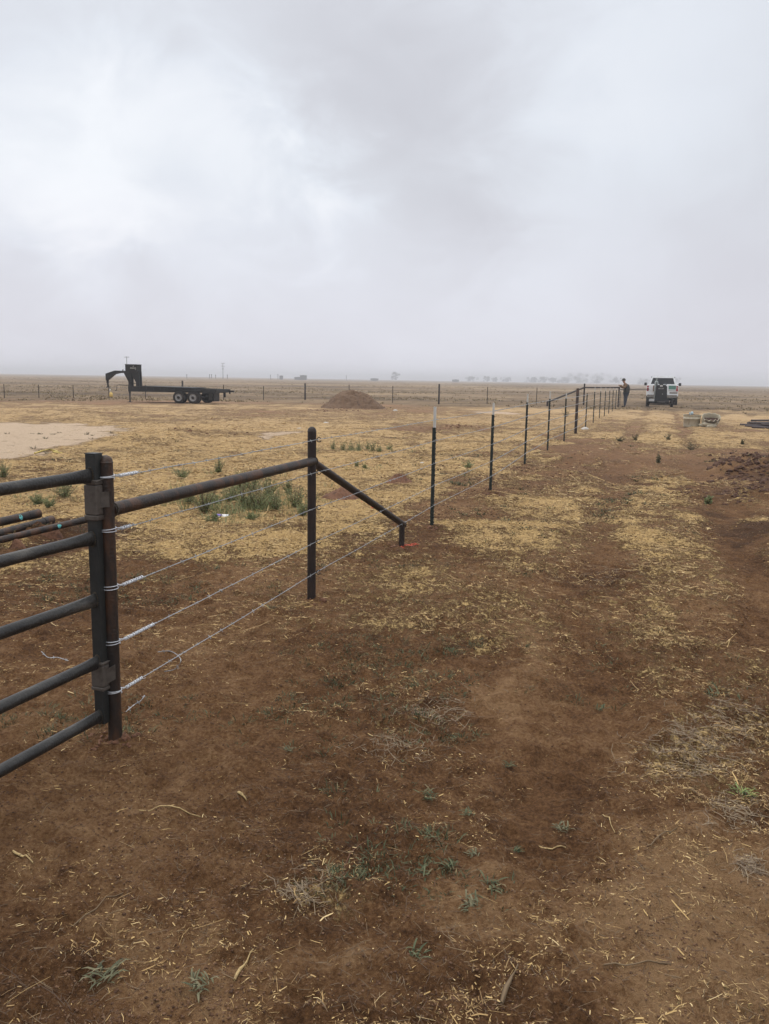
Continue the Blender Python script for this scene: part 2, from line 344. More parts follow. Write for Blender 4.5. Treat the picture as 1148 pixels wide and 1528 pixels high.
CLODS = [(1092, 706, .45, .18), (1115, 700, .5, .2), (1150, 706, .7, .26), (1180, 690, .8, .2), (1110, 745, .6, .08), (1150, 750, .7, .10), (1040, 742, .5, .06), (1085, 755, .5, .06),
         (596, 717, .28, .11), (520, 737, .36, .12), (680, 640, .9, .12), (640, 640, .5, .08), (55, 800, .28, .12), (20, 808, .22, .10), (100, 795, .3, .07), (0, 830, .5, .05),
         (595, 645 - 4, .25, .08), (600, 828, .3, .03), (730, 745, .35, .05), (300, 640, 1.4, .12), (270, 648, 1.3, .16), (200, 662, 1.3, .16), (235, 655, 1.3, .14), (100, 616, 3, .1), (340, 740, .8, .05), (860, 685, .6, .08), (840, 690, .5, .08), (820, 702, .4, .06)]
CLODS = [(G(u, v).x, G(u, v).y, r_, h_) for u, v, r_, h_ in CLODS]
CLODS += [(G(u, v).x, G(u, v).y, .16, h_) for u, v, h_ in ((173, 1113, .022), (465, 906, .03), (599.5, 818, .03), (646, 788, .03), (733, 736, .04), (784, 695, .04))]
def trackmask(x, y):
    t = np.zeros(x.shape)
    wob_ = (fbm(x, y, 1.1, 3, 5) - .5) * .5
    for p in TRK: t = np.maximum(t, (1 - ss(pdist(x + wob_, y, p), .06, .36)) * (.65 + .5 * ss(fbm(x, y, .8, 3, 15), .35, .6)))
    for p in TRK2: t = np.maximum(t, (1 - ss(pdist(x + wob_, y, p), .15, .4)) * .8)
    return t
def masks(x, y):
    a, l = lp(x, y)
    wa = (fbm(a, l, 14, 4, 31) - .5) * .09; wl = (fbm(a, l, 11, 4, 41) - .5) * .12
    wa = wa + (fbm(x, y, 1.6, 5, 51) - .5) * .13 ; wl = wl + (fbm(x, y, 1.6, 5, 61) - .5) * .16
    aa = a + wa; ll = l + wl
    r = np.hypot(x, y)
    S = np.full(x.shape, .13); D = np.full(x.shape, .5)
    S = S + ss(r, 2.8, 4.5) * .17
    for p, s_, d_, f_ in ZONES:
        k = ss(sdf(aa, ll, p), -f_ * 1.3, f_ * 1.3); S = S * (1 - k) + s_ * k
    S = S + (fbm(x, y, 1.3, 5, 71, .6) - .5) * 1.0 * np.clip(S * 2, .25, 1)
    la, lb = x * .955 - y * .296, x * .296 + y * .955
    S = S + (fbm(la * 2.6, lb * .45, 1, 4, 79, .6) - .5) * .55 * ss(x - (y * .3 - 1.6), -.3, .4) * ss(r, 2.5, 5)
    big = (fbm(x, y, .13, 3, 75) - .5); S = S + big * .9 * ss(r, 10, 24) + (fbm(x, y, .5, 4, 77) - .5) * .5 * ss(r, 8, 16)
    S = S - .04 * ss(r, 22, 34)
    tm = trackmask(x, y); S = S * (1 - .62 * tm * (1 - ss(r, 25, 55) * .5))
    for p in DARK:
        k = ss(sdf(aa, ll, p), -.02, .03); D = D * (1 - k) + .95 * k; S = S * (1 - .75 * k)
    for p in DRY:
        k = ss(sdf(aa, ll, p), -.03, .06); D = D * (1 - k) + .12 * k
    D = D + (fbm(x, y, 1.1, 5, 81) - .5) * .8 + .14 * np.minimum(tm, 1) * (1 - ss(r, 18, 40))
    P = np.zeros(x.shape)
    k = ss(sdf(a + wa * .4, l + wl * .7, PAD), -.015, .015); P = np.maximum(P, k)
    for p in PALE:
        k = ss(sdf(a + wa * .2, l + wl * .25, p), -.003, .006); P = np.maximum(P, k * .9)
    S = S * (1 - P * .9)
    fr = ss(y + (fbm(x, y, .09, 5, 91, .6) - .5) * 26, 42, 56)
    return np.clip(S, 0, 1), np.clip(D, 0, 1), P, fr, np.clip(tm, 0, 1)
def relief(x, y, S=None, tm=None):
    r = np.hypot(x, y)
    nf = 1 - ss(r, 25, 60)
    z = (fbm(x, y, .55, 3, 101) - .5) * .07 * (1 - .0 * r) + (fbm(x, y, 3.3, 4, 111) - .5) * .045 * nf
    rid = 1 - np.abs(fbm(x, y, 7.5, 3, 121) * 2 - 1)
    z = z + (rid - .7) * .026 * nf + (fbm(x, y, 20, 3, 131, .65) - .5) * .034 * (1 - ss(r, 7, 16)) + np.maximum(fbm(x, y, 13, 3, 137) - .56, 0) * .09 * (1 - ss(r, 5, 10))
    if tm is None: tm = trackmask(x, y)
    z = z - tm * .05
    for cx_, cy_, rr, h in CLODS:
        d = np.hypot(x - cx_, (y - cy_)) / rr
        z = z + h * np.exp(-(d * 1.5) ** 2) * (.6 + .8 * fbm(x, y, 6 / max(rr, .3), 3, 141))
    z = z * ss(r, .4, 1.2)
    return z
def gz(p):
    return float(relief(np.array([p.x], float), np.array([p.y], float))[0])
def GP(u, v):
    p = G(u, v); p.z = gz(p); return p

# ------------------------------------------------------------------ ground sheet
def build_ground():
    th = np.concatenate([np.radians(np.arange(-180, -34, 4.0)), np.radians(np.arange(-33, 33.01, .2)), np.radians(np.arange(36, 180, 4.0))])
    rr = [1.0]
    while rr[-1] < 3500:
        q = rr[-1]; rr.append(q * (1.006 if q < 14 else 1.009 if q < 60 else 1.03))
    rr = np.array(rr); nt_, nr = len(th), len(rr)
    T, Rr = np.meshgrid(th, rr); x = (Rr * np.sin(T)).ravel(); y = (Rr * np.cos(T)).ravel()
    S, D, P, fr, tm = masks(x, y); z = relief(x, y, S, tm)
    # piled straw stands a little proud
    z = z + S * .02 * (1 - ss(np.hypot(x, y), 20, 50)) * fbm(x, y, 12, 2, 151)
    z = z + ss(np.hypot(x, y), 60, 900) * (fbm(x, y, .004, 2, 161) - .5) * .8
    verts = np.stack([x, y, z], 1); verts = np.vstack([verts, [[0, 0, 0]]])
    i = np.arange(nr - 1)[:, None] * nt_; j = np.arange(nt_)[None]; j2 = (j + 1) % nt_
    f = np.stack([i + j, i + j2, i + nt_ + j2, i + nt_ + j], -1).reshape(-1, 4)[:, ::-1]
    c = nr * nt_; fan = np.stack([np.arange(nt_), np.full(nt_, c), np.full(nt_, c), (np.arange(nt_) + 1) % nt_], 1)
    me = bpy.data.meshes.new('ground'); nv = len(verts)
    me.vertices.add(nv); me.vertices.foreach_set('co', verts.astype(np.float32).ravel())
    tri = fan[:, [0, 1, 3]][:, ::-1]; nq = len(f); ntr = len(tri)
    me.loops.add(nq * 4 + ntr * 3); me.loops.foreach_set('vertex_index', np.concatenate([f.ravel(), tri.ravel()]).astype(np.int32))
    me.polygons.add(nq + ntr)
    me.polygons.foreach_set('loop_start', np.concatenate([np.arange(nq) * 4, nq * 4 + np.arange(ntr) * 3]).astype(np.int32))
    me.polygons.foreach_set('loop_total', np.concatenate([np.full(nq, 4), np.full(ntr, 3)]).astype(np.int32))
    me.polygons.foreach_set('use_smooth', np.ones(nq + ntr, bool)); me.update(calc_edges=True)
    for nm, cols in (('cover', (S, D, P)), ('cover2', (fr, tm, tm))):
        at = me.color_attributes.new(nm, 'FLOAT_COLOR', 'POINT'); a = np.ones((nv, 4), np.float32)
        for k_, q in enumerate(cols): a[:-1, k_] = q
        at.data.foreach_set('color', a.ravel())
    m = bpy.data.materials.new('ground_soil_and_straw'); m.use_nodes = True; t = m.node_tree; bs = t.nodes['Principled BSDF']
    bs.inputs['Roughness'].default_value = .95; bs.inputs['Specular IOR Level'].default_value = .15
    nn = t.nodes.new; ll = t.links.new
    co = nn('ShaderNodeTexCoord')
    a1 = nn('ShaderNodeAttribute'); a1.attribute_name = 'cover'; s1 = nn('ShaderNodeSeparateColor'); ll(a1.outputs['Color'], s1.inputs[0])
    a2 = nn('ShaderNodeAttribute'); a2.attribute_name = 'cover2'; s2 = nn('ShaderNodeSeparateColor'); ll(a2.outputs['Color'], s2.inputs[0])
    def noise(scale, detail=8, rough=.6, dist=0, vec=None):
        n = nn('ShaderNodeTexNoise'); n.inputs['Scale'].default_value = scale; n.inputs['Detail'].default_value = detail; n.inputs['Roughness'].default_value = rough; n.inputs['Distortion'].default_value = dist
        ll(vec or co.outputs['Object'], n.inputs['Vector']); return n.outputs[0]
    def ramp(inp, stops):
        r = nn('ShaderNodeValToRGB'); ll(inp, r.inputs[0]); el = r.color_ramp.elements
        el[0].position = stops[0][0]; el[0].color = (*stops[0][1], 1); el[1].position = stops[-1][0]; el[1].color = (*stops[-1][1], 1)
        for p, c in stops[1:-1]: k = el.new(p); k.color = (*c, 1)
        return r.outputs[0]
    def mix(f_, a_, b_, bt='MIX'):
        n = nn('ShaderNodeMix'); n.data_type = 'RGBA'; n.blend_type = bt
        for s_, v_ in ((0, f_), (6, a_), (7, b_)):
            if isinstance(v_, (int, float)): n.inputs[s_].default_value = v_
            elif isinstance(v_, tuple): n.inputs[s_].default_value = (*v_, 1)
            else: ll(v_, n.inputs[s_])
        return n.outputs[2]
    nfine = noise(70, 6, .7); nmid = noise(9, 8, .65, .3); nbig = noise(.7, 6, .6); nhuge = noise(.05, 6, .6)
    # soil: dark moist red brown to dry compacted tan brown
    dk = math_n(t, 'MULTIPLY_ADD', nmid, 1.4, -.70); dk = math_n(t, 'ADD', dk, s1.outputs['Green']); dk = math_n(t, 'MULTIPLY_ADD', math_n(t, 'SUBTRACT', nfine, .5), 1.8, dk)
    soil = ramp(dk, [(0.0, (.31, .185, .092)), (.3, (.22, .119, .055)), (.6, (.14, .068, .0285)), (1.0, (.056, .026, .0115))])
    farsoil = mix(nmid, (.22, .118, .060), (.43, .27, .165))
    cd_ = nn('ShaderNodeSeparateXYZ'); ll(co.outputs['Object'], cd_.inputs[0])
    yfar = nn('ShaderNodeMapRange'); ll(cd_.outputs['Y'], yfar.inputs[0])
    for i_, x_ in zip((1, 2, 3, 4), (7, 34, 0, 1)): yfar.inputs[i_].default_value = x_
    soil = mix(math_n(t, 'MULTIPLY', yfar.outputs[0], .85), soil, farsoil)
    # straw chaff: speckle whose cover follows the mapped amount
    mpx = nn('ShaderNodeMapping'); ll(co.outputs['Object'], mpx.inputs[0]); mpx.inputs['Scale'].default_value = (1, .6, 1); mpx.inputs['Rotation'].default_value = (0, 0, .5)
    sp = noise(42, 5, .8, 1.0, mpx.outputs[0]); sp2 = noise(11, 6, .75, .6); sp3 = noise(2.2, 6, .65)
    spk = math_n(t, 'MULTIPLY', sp, .42); spk = math_n(t, 'MULTIPLY_ADD', sp2, .33, spk); spk = math_n(t, 'MULTIPLY_ADD', sp3, .25, spk); spk = math_n(t, 'MULTIPLY_ADD', spk, 1.45, -.225)
    nr = nn('ShaderNodeMapRange'); ll(cd_.outputs['Y'], nr.inputs[0])
    for i_, x_ in zip((1, 2, 3, 4), (3.0, 9.0, .075, 0)): nr.inputs[i_].default_value = x_
    th_ = math_n(t, 'ADD', math_n(t, 'MULTIPLY_ADD', s1.outputs['Red'], -.27, .64), nr.outputs[0])
    am = nn('ShaderNodeMapRange'); am.interpolation_type = 'SMOOTHSTEP'
    ll(math_n(t, 'SUBTRACT', spk, th_), am.inputs[0]); am.inputs[1].default_value = -.035; am.inputs[2].default_value = .07
    strawc = ramp(sp, [(.30, (.12, .065, .027)), (.42, (.33, .20, .078)), (.54, (.56, .37, .145)), (.70, (.76, .54, .25))])
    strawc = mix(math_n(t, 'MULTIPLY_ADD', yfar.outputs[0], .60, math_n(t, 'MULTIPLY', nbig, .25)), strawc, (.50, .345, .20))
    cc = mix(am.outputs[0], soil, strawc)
    # pale caliche pad
    padc = mix(nmid, (.50, .37, .25), (.64, .49, .35)); padf = math_n(t, 'MULTIPLY', s1.outputs['Blue'], .93)
    cc = mix(padf, cc, padc)
    # open range beyond the far fence: grey brown with bands of darker brush
    mpy = nn('ShaderNodeMapping'); ll(co.outputs['Object'], mpy.inputs[0]); mpy.inputs['Scale'].default_value = (.6, 1.0, 1)
    rn = noise(.035, 8, .72, .2, mpy.outputs[0]); rn2 = noise(.5, 6, .75)
    rn3 = noise(.008, 6, .7, .3, mpy.outputs[0]); rv = math_n(t, 'MULTIPLY_ADD', rn2, .30, math_n(t, 'MULTIPLY_ADD', rn3, .35, math_n(t, 'MULTIPLY', rn, .42)))
    rangec = ramp(rv, [(.43, (.085, .058, .038)), (.50, (.165, .115, .07)), (.56, (.27, .19, .115)), (.64, (.40, .295, .18))])
    cc = mix(s2.outputs['Red'], cc, rangec)
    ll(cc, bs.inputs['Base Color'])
    bh = math_n(t, 'MULTIPLY', nmid, .5); bh = math_n(t, 'MULTIPLY_ADD', nfine, .35, bh); bh = math_n(t, 'MULTIPLY_ADD', am.outputs[0], .35, bh)
    b = nn('ShaderNodeBump'); b.inputs['Strength'].default_value = 1.0; b.inputs['Distance'].default_value = .09; ll(bh, b.inputs['Height']); ll(b.outputs[0], bs.inputs['Normal'])
    me.materials.append(m)
    o = bpy.data.objects.new('ground', me); col.objects.link(o); o['kind'] = 'structure'; return o
build_ground()

# ------------------------------------------------------------------ loose cover on the ground
def scatter(n, r0, r1, p=1.0, amax=30):
    """points with density falling as r**-(1+p)"""
    u = rng.random(n); a = 1 - p
    r = (r0 ** a + u * (r1 ** a - r0 ** a)) ** (1 / a) if abs(a) > 1e-6 else r0 * (r1 / r0) ** u
    th = np.radians(rng.uniform(-amax, amax, n)); return r * np.sin(th), r * np.cos(th), r
def strips(x, y, z, ln, wd, az, tilt, bend, lift):
    """narrow three-station bent strips"""
    n = len(x); dx, dy = np.sin(az), np.cos(az); px_, py_ = dy, -dx
    P = []
    for k, f in enumerate((-.5, 0, .5)):
        cx_ = x + dx * ln * f + px_ * bend * ln * (1 - abs(f) * 2); cy_ = y + dy * ln * f + py_ * bend * ln * (1 - abs(f) * 2)
        cz = z + lift + np.maximum(tilt, 0) * ln * (f + .5) + .25 * ln * np.abs(bend) * (1 - abs(f) * 2)
        w_ = wd * (.75 if k != 1 else 1) / 2
        P.append(np.stack([cx_ - px_ * w_, cy_ - py_ * w_, cz - w_ * .3], 1)); P.append(np.stack([cx_ + px_ * w_, cy_ + py_ * w_, cz + w_ * .6], 1))
    V = np.stack(P, 1).reshape(-1, 3); b = (np.arange(n) * 6)[:, None]
    Fq = np.concatenate([b + np.array([[0, 1, 3, 2]]), b + np.array([[2, 3, 5, 4]])], 0)
    return V, Fq
def litter():
    x, y, r = scatter(900000, 1.15, 40, .8)
    S, D, P, fr, tm = masks(x, y)
    cl = fbm(x, y, 3.0, 3, 201); cl2 = fbm(x, y, 11, 2, 211)
    prob = np.clip(S, 0, 1) ** 1.45 * (.25 + 1.5 * ss(cl, .42, .62)) * (.3 + 1.4 * ss(cl2, .38, .6)) * (1 - P)
    prob = prob + .008 + .03 * ss(r, 2.6, 4) * ss(cl, .5, .65)
    k = rng.random(len(x)) < prob; x, y, r, S = x[k], y[k], r[k], S[k]
    n = len(x); z = relief(x, y)
    sz = np.clip(r / 6, .55, 2.2)
    ln = rng.gamma(1.15, .0125, n) + .004; ln = ln * sz; big = rng.random(n) < .035; ln = np.where(big, ln * rng.uniform(2, 5, n), ln)
    wd = (.0008 + rng.random(n) ** 4 * .0036 + .0009 * S) * np.clip(r / 5, .8, 3.5)
    V, Fq = strips(x, y, z, ln, wd, rng.uniform(0, 6.28, n), rng.normal(0, .14, n), rng.normal(0, .05, n), .002 + .018 * S * rng.random(n))
    o = np_mesh('straw_litter', V, Fq, M['straw']); tag(o, kind='stuff'); print('straw', n)
    # dull darker stems and root hairs
    x, y, r = scatter(60000, 1.1, 16, 1.0); S, D, P, fr, tm = masks(x, y)
    k = rng.random(len(x)) < (.05 + .5 * ss(S, .3, .6) + .3 * ss(fbm(x, y, 1.4, 3, 221), .55, .7)); x, y, r = x[k], y[k], r[k]; n = len(x)
    V, Fq = strips(x, y, relief(x, y), rng.gamma(1.6, .014, n) + .01, (.0007 + .001 * rng.random(n)) * np.clip(r / 4, 1, 3), rng.uniform(0, 6.28, n), rng.normal(0, .08, n), rng.normal(0, .08, n), .003 * np.ones(n))
    o = np_mesh('grass_stems', V, Fq, M['twig']); tag(o, kind='stuff')
    # crumbs of soil
    x, y, r = scatter(190000, 1.1, 15, 1.0); k = rng.random(len(x)) < (.25 + .9 * ss(fbm(x, y, 1.7, 4, 231), .45, .62)); x, y, r = x[k], y[k], r[k]; n = len(x)
    s_ = np.minimum(rng.gamma(1.1, .0019, n) + .0009, .007) * np.clip(r / 5, .8, 3); z = relief(x, y)
    base = np.array([[1, 0, 0], [-1, 0, 0], [0, 1, 0], [0, -1, 0], [0, 0, 1], [0, 0, -1.]])
    V = base[None] * (rng.uniform(.6, 1.3, (n, 6, 1))) * s_[:, None, None]
    q = rng.uniform(0, 6.28, n); c_, sn = np.cos(q)[:, None], np.sin(q)[:, None]
    V = np.stack([V[..., 0] * c_ - V[..., 1] * sn, V[..., 0] * sn + V[..., 1] * c_, V[..., 2] * .75], -1)
    V = V + np.stack([x, y, z + s_ * .3], 1)[:, None]
    tri = np.array([[0, 2, 4], [2, 1, 4], [1, 3, 4], [3, 0, 4], [2, 0, 5], [1, 2, 5], [3, 1, 5], [0, 3, 5]])
    o = np_mesh('dirt_crumbs', V.reshape(-1, 3), ((np.arange(n) * 6)[:, None, None] + tri[None]).reshape(-1, 3), M['crumb']); tag(o, kind='stuff')
litter()

def blades(cx, cy, cz, n, h, spread, wd, lean=.5):
    """n blades from each root; returns verts, faces"""
    m = len(cx); k = m * n; rx = np.repeat(cx, n); ry = np.repeat(cy, n); rz = np.repeat(cz, n); hh = np.repeat(h, n) * rng.uniform(.45, 1.1, k); ww = np.repeat(wd, n)
    az = rng.uniform(0, 6.28, k); sp_ = np.repeat(spread, n) * np.sqrt(rng.random(k)); ln_ = np.repeat(lean, n) if np.ndim(lean) else lean
    bx = rx + sp_ * np.cos(az); by = ry + sp_ * np.sin(az); dx, dy = np.cos(az), np.sin(az); le = rng.uniform(.2, 1.2, k) * ln_
    pa = rng.uniform(0, 6.28, k); sx, sy = np.cos(pa), np.sin(pa); P = []
    for f, wk in ((0, .8), (.55, 1), (1, .15)):
        x = bx + dx * hh * le * f ** 1.6; y = by + dy * hh * le * f ** 1.6; z = rz + hh * f * (1 - .35 * le * f)
        P += [np.stack([x - sx * ww * wk / 2, y - sy * ww * wk / 2, z], 1), np.stack([x + sx * ww * wk / 2, y + sy * ww * wk / 2, z], 1)]
    V = np.stack(P, 1).reshape(-1, 3); b = (np.arange(k) * 6)[:, None]
    return V, np.concatenate([b + np.array([[0, 1, 3, 2]]), b + np.array([[2, 3, 5, 4]])], 0)
def cover():
    # small flat green weeds in bare dirt
    x, y, r = scatter(14000, 1.8, 24, .9, 28)
    cl = fbm(x, y, .9, 3, 301); S = masks(x, y)[0]
    zone = ss(np.abs(S - .38), .38, .1)
    k = (rng.random(len(x)) < ss(cl, .56, .74) * .5 * (.3 + zone)) & (np.hypot(x, y) > 2.2) & (~((x < -.2) & (y < 3.2)))
    x, y, r = x[k], y[k], r[k]
    px_ = []; py_ = []
    for (u, v, n_, sx, sy) in [(650, 975, 16, 60, 16), (640, 1100, 26, 70, 24), (250, 895, 26, 70, 12), (420, 880, 12, 70, 20), (70, 890, 22, 60, 14), (160, 880, 16, 40, 10), (860, 1020, 12, 80, 30), (570, 985, 10, 70, 20), (1000, 960, 14, 90, 40), (700, 960, 14, 60, 20), (240, 868, 14, 60, 12), (900, 985, 9, 60, 25), (110, 885, 16, 50, 9), (790, 858, 7, 20, 6), (690, 1100, 7, 60, 25), (1080, 1040, 8, 60, 15), (330, 885, 9, 70, 12), (600, 905, 8, 70, 15)]:
        for _ in range(n_):
            p = G(random.gauss(u, sx / 2), random.gauss(v, sy / 2)); px_.append(p.x); py_.append(p.y)
    x = np.concatenate([x, px_]); y = np.concatenate([y, py_]); r = np.hypot(x, y); n = len(x)
    V, Fq = blades(x, y, relief(x, y) - .003, 15, rng.uniform(.015, .05, n) * np.clip(r / 8, .8, 1.5), .045 * np.ones(n), .0050 * np.clip(r / 6, .8, 2), 1.3)
    o = np_mesh('low_weeds', V, Fq, M['weed']); tag(o, kind='stuff'); print('weeds', n)
    # dry grass standing on the field and the open range
    x, y, r = scatter(46000, 9, 420, .75, 31)
    S, D, P, fr, tm = masks(x, y); cl = fbm(x, y, .06, 4, 311)
    k = (rng.random(len(x)) < np.where(fr > .5, .06 + 1.0 * ss(cl, .46, .66), .10 * ss(S, .5, .9) * (r > 12))) & (P < .3) & (tm < .4); x, y, r, fr = x[k], y[k], r[k], fr[k]; n = len(x)
    h = np.where(fr > .5, rng.gamma(3, .045, n) + .06, rng.uniform(.03, .09, n)); h = np.minimum(h * .62, .26)
    V, Fq = blades(x, y, relief(x, y) * (r < 60) - .02, 5, h, .05 + h * .8, .004 + .0016 * np.clip(r, 0, 60) ** .9, .9)
    o = np_mesh('dry_grass', V, Fq, M['drygrass']); tag(o, kind='stuff'); print('drygrass', n)
    # feathery green undergrowth behind the first brace
    x, y, hh = [], [], []
    for (u, v, n_, sx, sy, h0) in [(350, 752, 60, 95, 17, .20), (378, 757, 36, 45, 10, .24), (310, 760, 14, 22, 7, .28), (420, 752, 18, 40, 12, .2), (535, 673, 22, 60, 4, .16), (545, 699, 8, 25, 3, .12), (275, 748, 8, 25, 10, .2), (85, 745, 7, 35, 8, .14), (350, 715, 14, 90, 10, .16), (340, 775, 30, 60, 8, .08)]:
        for _ in range(n_):
            p = G(random.gauss(u, sx / 1.6), random.gauss(v, sy / 1.6)); x.append(p.x); y.append(p.y); hh.append(h0 * random.uniform(.4, 1.1))
    x = np.array(x); y = np.array(y); n = len(x)
    V, Fq = blades(x, y, relief(x, y) - .01, 16, np.array(hh), .05 * np.ones(n), .0045 * np.ones(n), .75)
    o = np_mesh('weed_undergrowth', V, Fq, M['kochia']); tag(o, kind='stuff')
    # matted dead grass, right foreground
    x, y = [], []
    for (u, v, n_, sx, sy) in [(1035, 1130, 700, 75, 34), (1090, 1075, 500, 70, 40), (1100, 1220, 260, 50, 25), (455, 1335, 170, 42, 19), (1010, 1110, 260, 40, 22), (650, 1060, 300, 60, 22), (1120, 1290, 150, 25, 14), (930, 850, 260, 60, 20), (590, 1115, 200, 60, 20), (280, 1358, 0, 1, 1)]:
        for _ in range(n_):
            p = G(random.gauss(u, sx / 1.6), random.gauss(v, sy / 1.6)); x.append(p.x); y.append(p.y)
    x = np.array(x); y = np.array(y); n = len(x)
    V, Fq = strips(x, y, relief(x, y), rng.gamma(2.2, .016, n) + .015, .0010 + .0014 * rng.random(n), rng.uniform(0, 6.28, n), rng.normal(.0, .12, n), rng.normal(0, .12, n), .002 + .018 * rng.random(n) ** 2)
    o = np_mesh('matted_grass', V, Fq, mat('matted_dead_grass', (.2, .15, .1), .8, 0, island=[(.12, .08, .05), (.2, .145, .09), (.28, .21, .13), (.16, .11, .075)])); tag(o, kind='stuff')
cover()

# ------------------------------------------------------------------ pipe H-brace at the gate
A = G(173, 1113); B = G(465, 906); ST = G(599.5, 818)
fd = (B - A).normalized(); cs = Vector((fd.y, -fd.x, 0))      # along the fence / towards the camera side
PR = .0272
WZ = [1.11, .90, .67, .445, .24]                                # wire heights
def dome_post(name, parent, p, top, r, m, n=20):
    mb = MB(); pr = [(r, -.08), (r, top - r * 1.05)]
    mb.lathe([(r, -.08 - p.z)] + [(r, z) for z in np.linspace(0, top - r * 1.15, 8)], p, n)
    o = mb.build(name, m, parent); c = MB()
    c.lathe([(r * 1.0, top - r * 1.18), (r * 1.05, top - r * 1.12), (r * 1.05, top - r * .98)] + [(r * math.cos(q), top - r + r * 1.0 * math.sin(q)) for q in np.linspace(0, math.pi / 2 - .01, 9)], p, n)
    c.build('post_cap', m, o); return o
Z0 = Vector((0, 0, 0))
brace = empty('pipe_brace', A, 0, 'rusty welded pipe brace beside the gate, two round-capped posts with top rail and slanted strut', 'fence brace')
hA = HZ(A, 679); hB = HZ(B, 636.5)
pA = dome_post('post', brace, Z0, hA, PR * 1.0, M['rust']); pB = dome_post('post', brace, B - A, hB, PR * 1.03, M['rust_dark'])
rA = Vector((0, 0, .975)) + fd * .02; rB = (B - A) + Vector((0, 0, .972)) + cs * .012 + fd * .012
mb = MB(); mb.tube([rA + (rB - rA) * t for t in np.linspace(0, 1, 14)] + [rB + fd * .012, rB + fd * .02], [PR] * 14 + [PR * .85, PR * .4], 18); mb.build('top_rail', M['rust'], brace)
S0 = (B - A) + Vector((0, 0, .962)) + fd * .02; S1 = (ST - A) + Vector((0, 0, HZ(ST, 783))) + fd * .03
mb = MB(); mb.tube([S0, (S0 * .5 + S1 * .5), S1 + (S1 - S0).normalized() * .03], PR * .98, 18); mb.build('strut', M['rust_dark'], brace)
mb = MB(); mb.tube([(ST - A) + Vector((0, 0, -.05)), (ST - A) + Vector((0, 0, HZ(ST, 784)))], PR * .93, 16); mb.build('stub_post', M['rust_dark'], brace)
for c_, ax in ((rA + fd * .012, fd), (rB - fd * .01, fd)):            # weld beads
    mb = MB()
    for k in range(22):
        q = 2 * math.pi * k / 22; o_ = ax.cross(Vector((0, 0, 1))) * math.cos(q) + Vector((0, 0, 1)) * math.sin(q)
        mb.lathe([(0.001, -.004), (.0045, 0), (.001, .004)], c_ + o_ * (PR + .001), 6)
    mb.build('weld_bead', M['weld'], brace)
for z in WZ:                                                       # rings that carry the wires on the second post
    mb = MB(); c_ = (B - A) + Vector((PR + .013, 0, z)) + cs * .006; mb.tube([c_ + Vector((1, 0, 0)) * .014 * math.cos(q) + Vector((0, 0, .014 * math.sin(q))) for q in np.linspace(.6, 6.0, 12)], .0032, 6); mb.build('wire_ring', M['ring'], brace)

# ------------------------------------------------------------------ gate
SG = G(157.5, 1113); SG = A - (A - SG)            # stile stands left of the hinge post
g0 = G(0, 728, 1.095); gs = G(145.5, 708, 1.095)
St = AT(148.0, 890, math.hypot(A.x, A.y) - .01); St.z = 0
RZ = [HZ(St, y) for y in (708, 803, 893, 985, 1067)]
ga, gb = G(0, 728, RZ[0]), G(0, 1155, RZ[4]); g0 = (ga + gb) / 2; print('gate', RZ, ga, gb, St, A)
gd = Vector((g0.x - St.x, g0.y - St.y, 0)).normalized()
gate = empty('pipe_gate', (St.x, St.y, 0), math.atan2(gd.y, gd.x), 'dark grey five-bar pipe gate hung on the rusty round-capped post at the left', 'gate')
GL = 3.6                                            # local x runs along the gate away from the hinges
ztop = HZ(St, 677); zbot = HZ(St, 1077)
def stile(x0):
    mb = MB(); mb.box((x0, 0, (ztop + zbot) / 2), (.049, .046, ztop - zbot), bev=.004); mb.box((x0, 0, ztop + .0015), (.051, .048, .003)); return mb
stile(0).build('stile', M['stile'], gate); stile(GL).build('stile', M['stile'], gate)
for z in RZ:
    mb = MB(); xs = [.020, .03, .055, .085, .12, .18] + list(np.linspace(.3, GL - .3, 14)) + [GL - .18, GL - .12, GL - .085, GL - .055, GL - .03, GL - .02]
    el = [];
    for x in xs:
        d = min(x - .02, GL - .02 - x); k = max(0, 1 - d / .13); el.append((1 - .45 * k, 1 + .30 * k))
    mb.tube([(x, 0, z + .004 * math.sin(x * 1.3 + z * 9)) for x in xs], .0218, 18, ell=[(a_, b_) for a_, b_ in el]); r_ = mb.build('rail', M['gate'], gate)
    for xe in (.024, GL - .024):
        mb = MB()
        for k in range(18):
            q = 2 * math.pi * k / 18; mb.lathe([(.0008, -.004), (.0048, 0), (.0008, .004)], (xe, .0215 * .6 * math.cos(q) * 1.05, z + .0285 * math.sin(q)), 6)
        mb.build('weld_bead', M['weld'], r_)
gi = gate.matrix_basis.inverted() if False else (Matrix.Translation(gate.location) @ Matrix.Rotation(gate.rotation_euler.z, 4, 'Z')).inverted()
Al = gi @ A
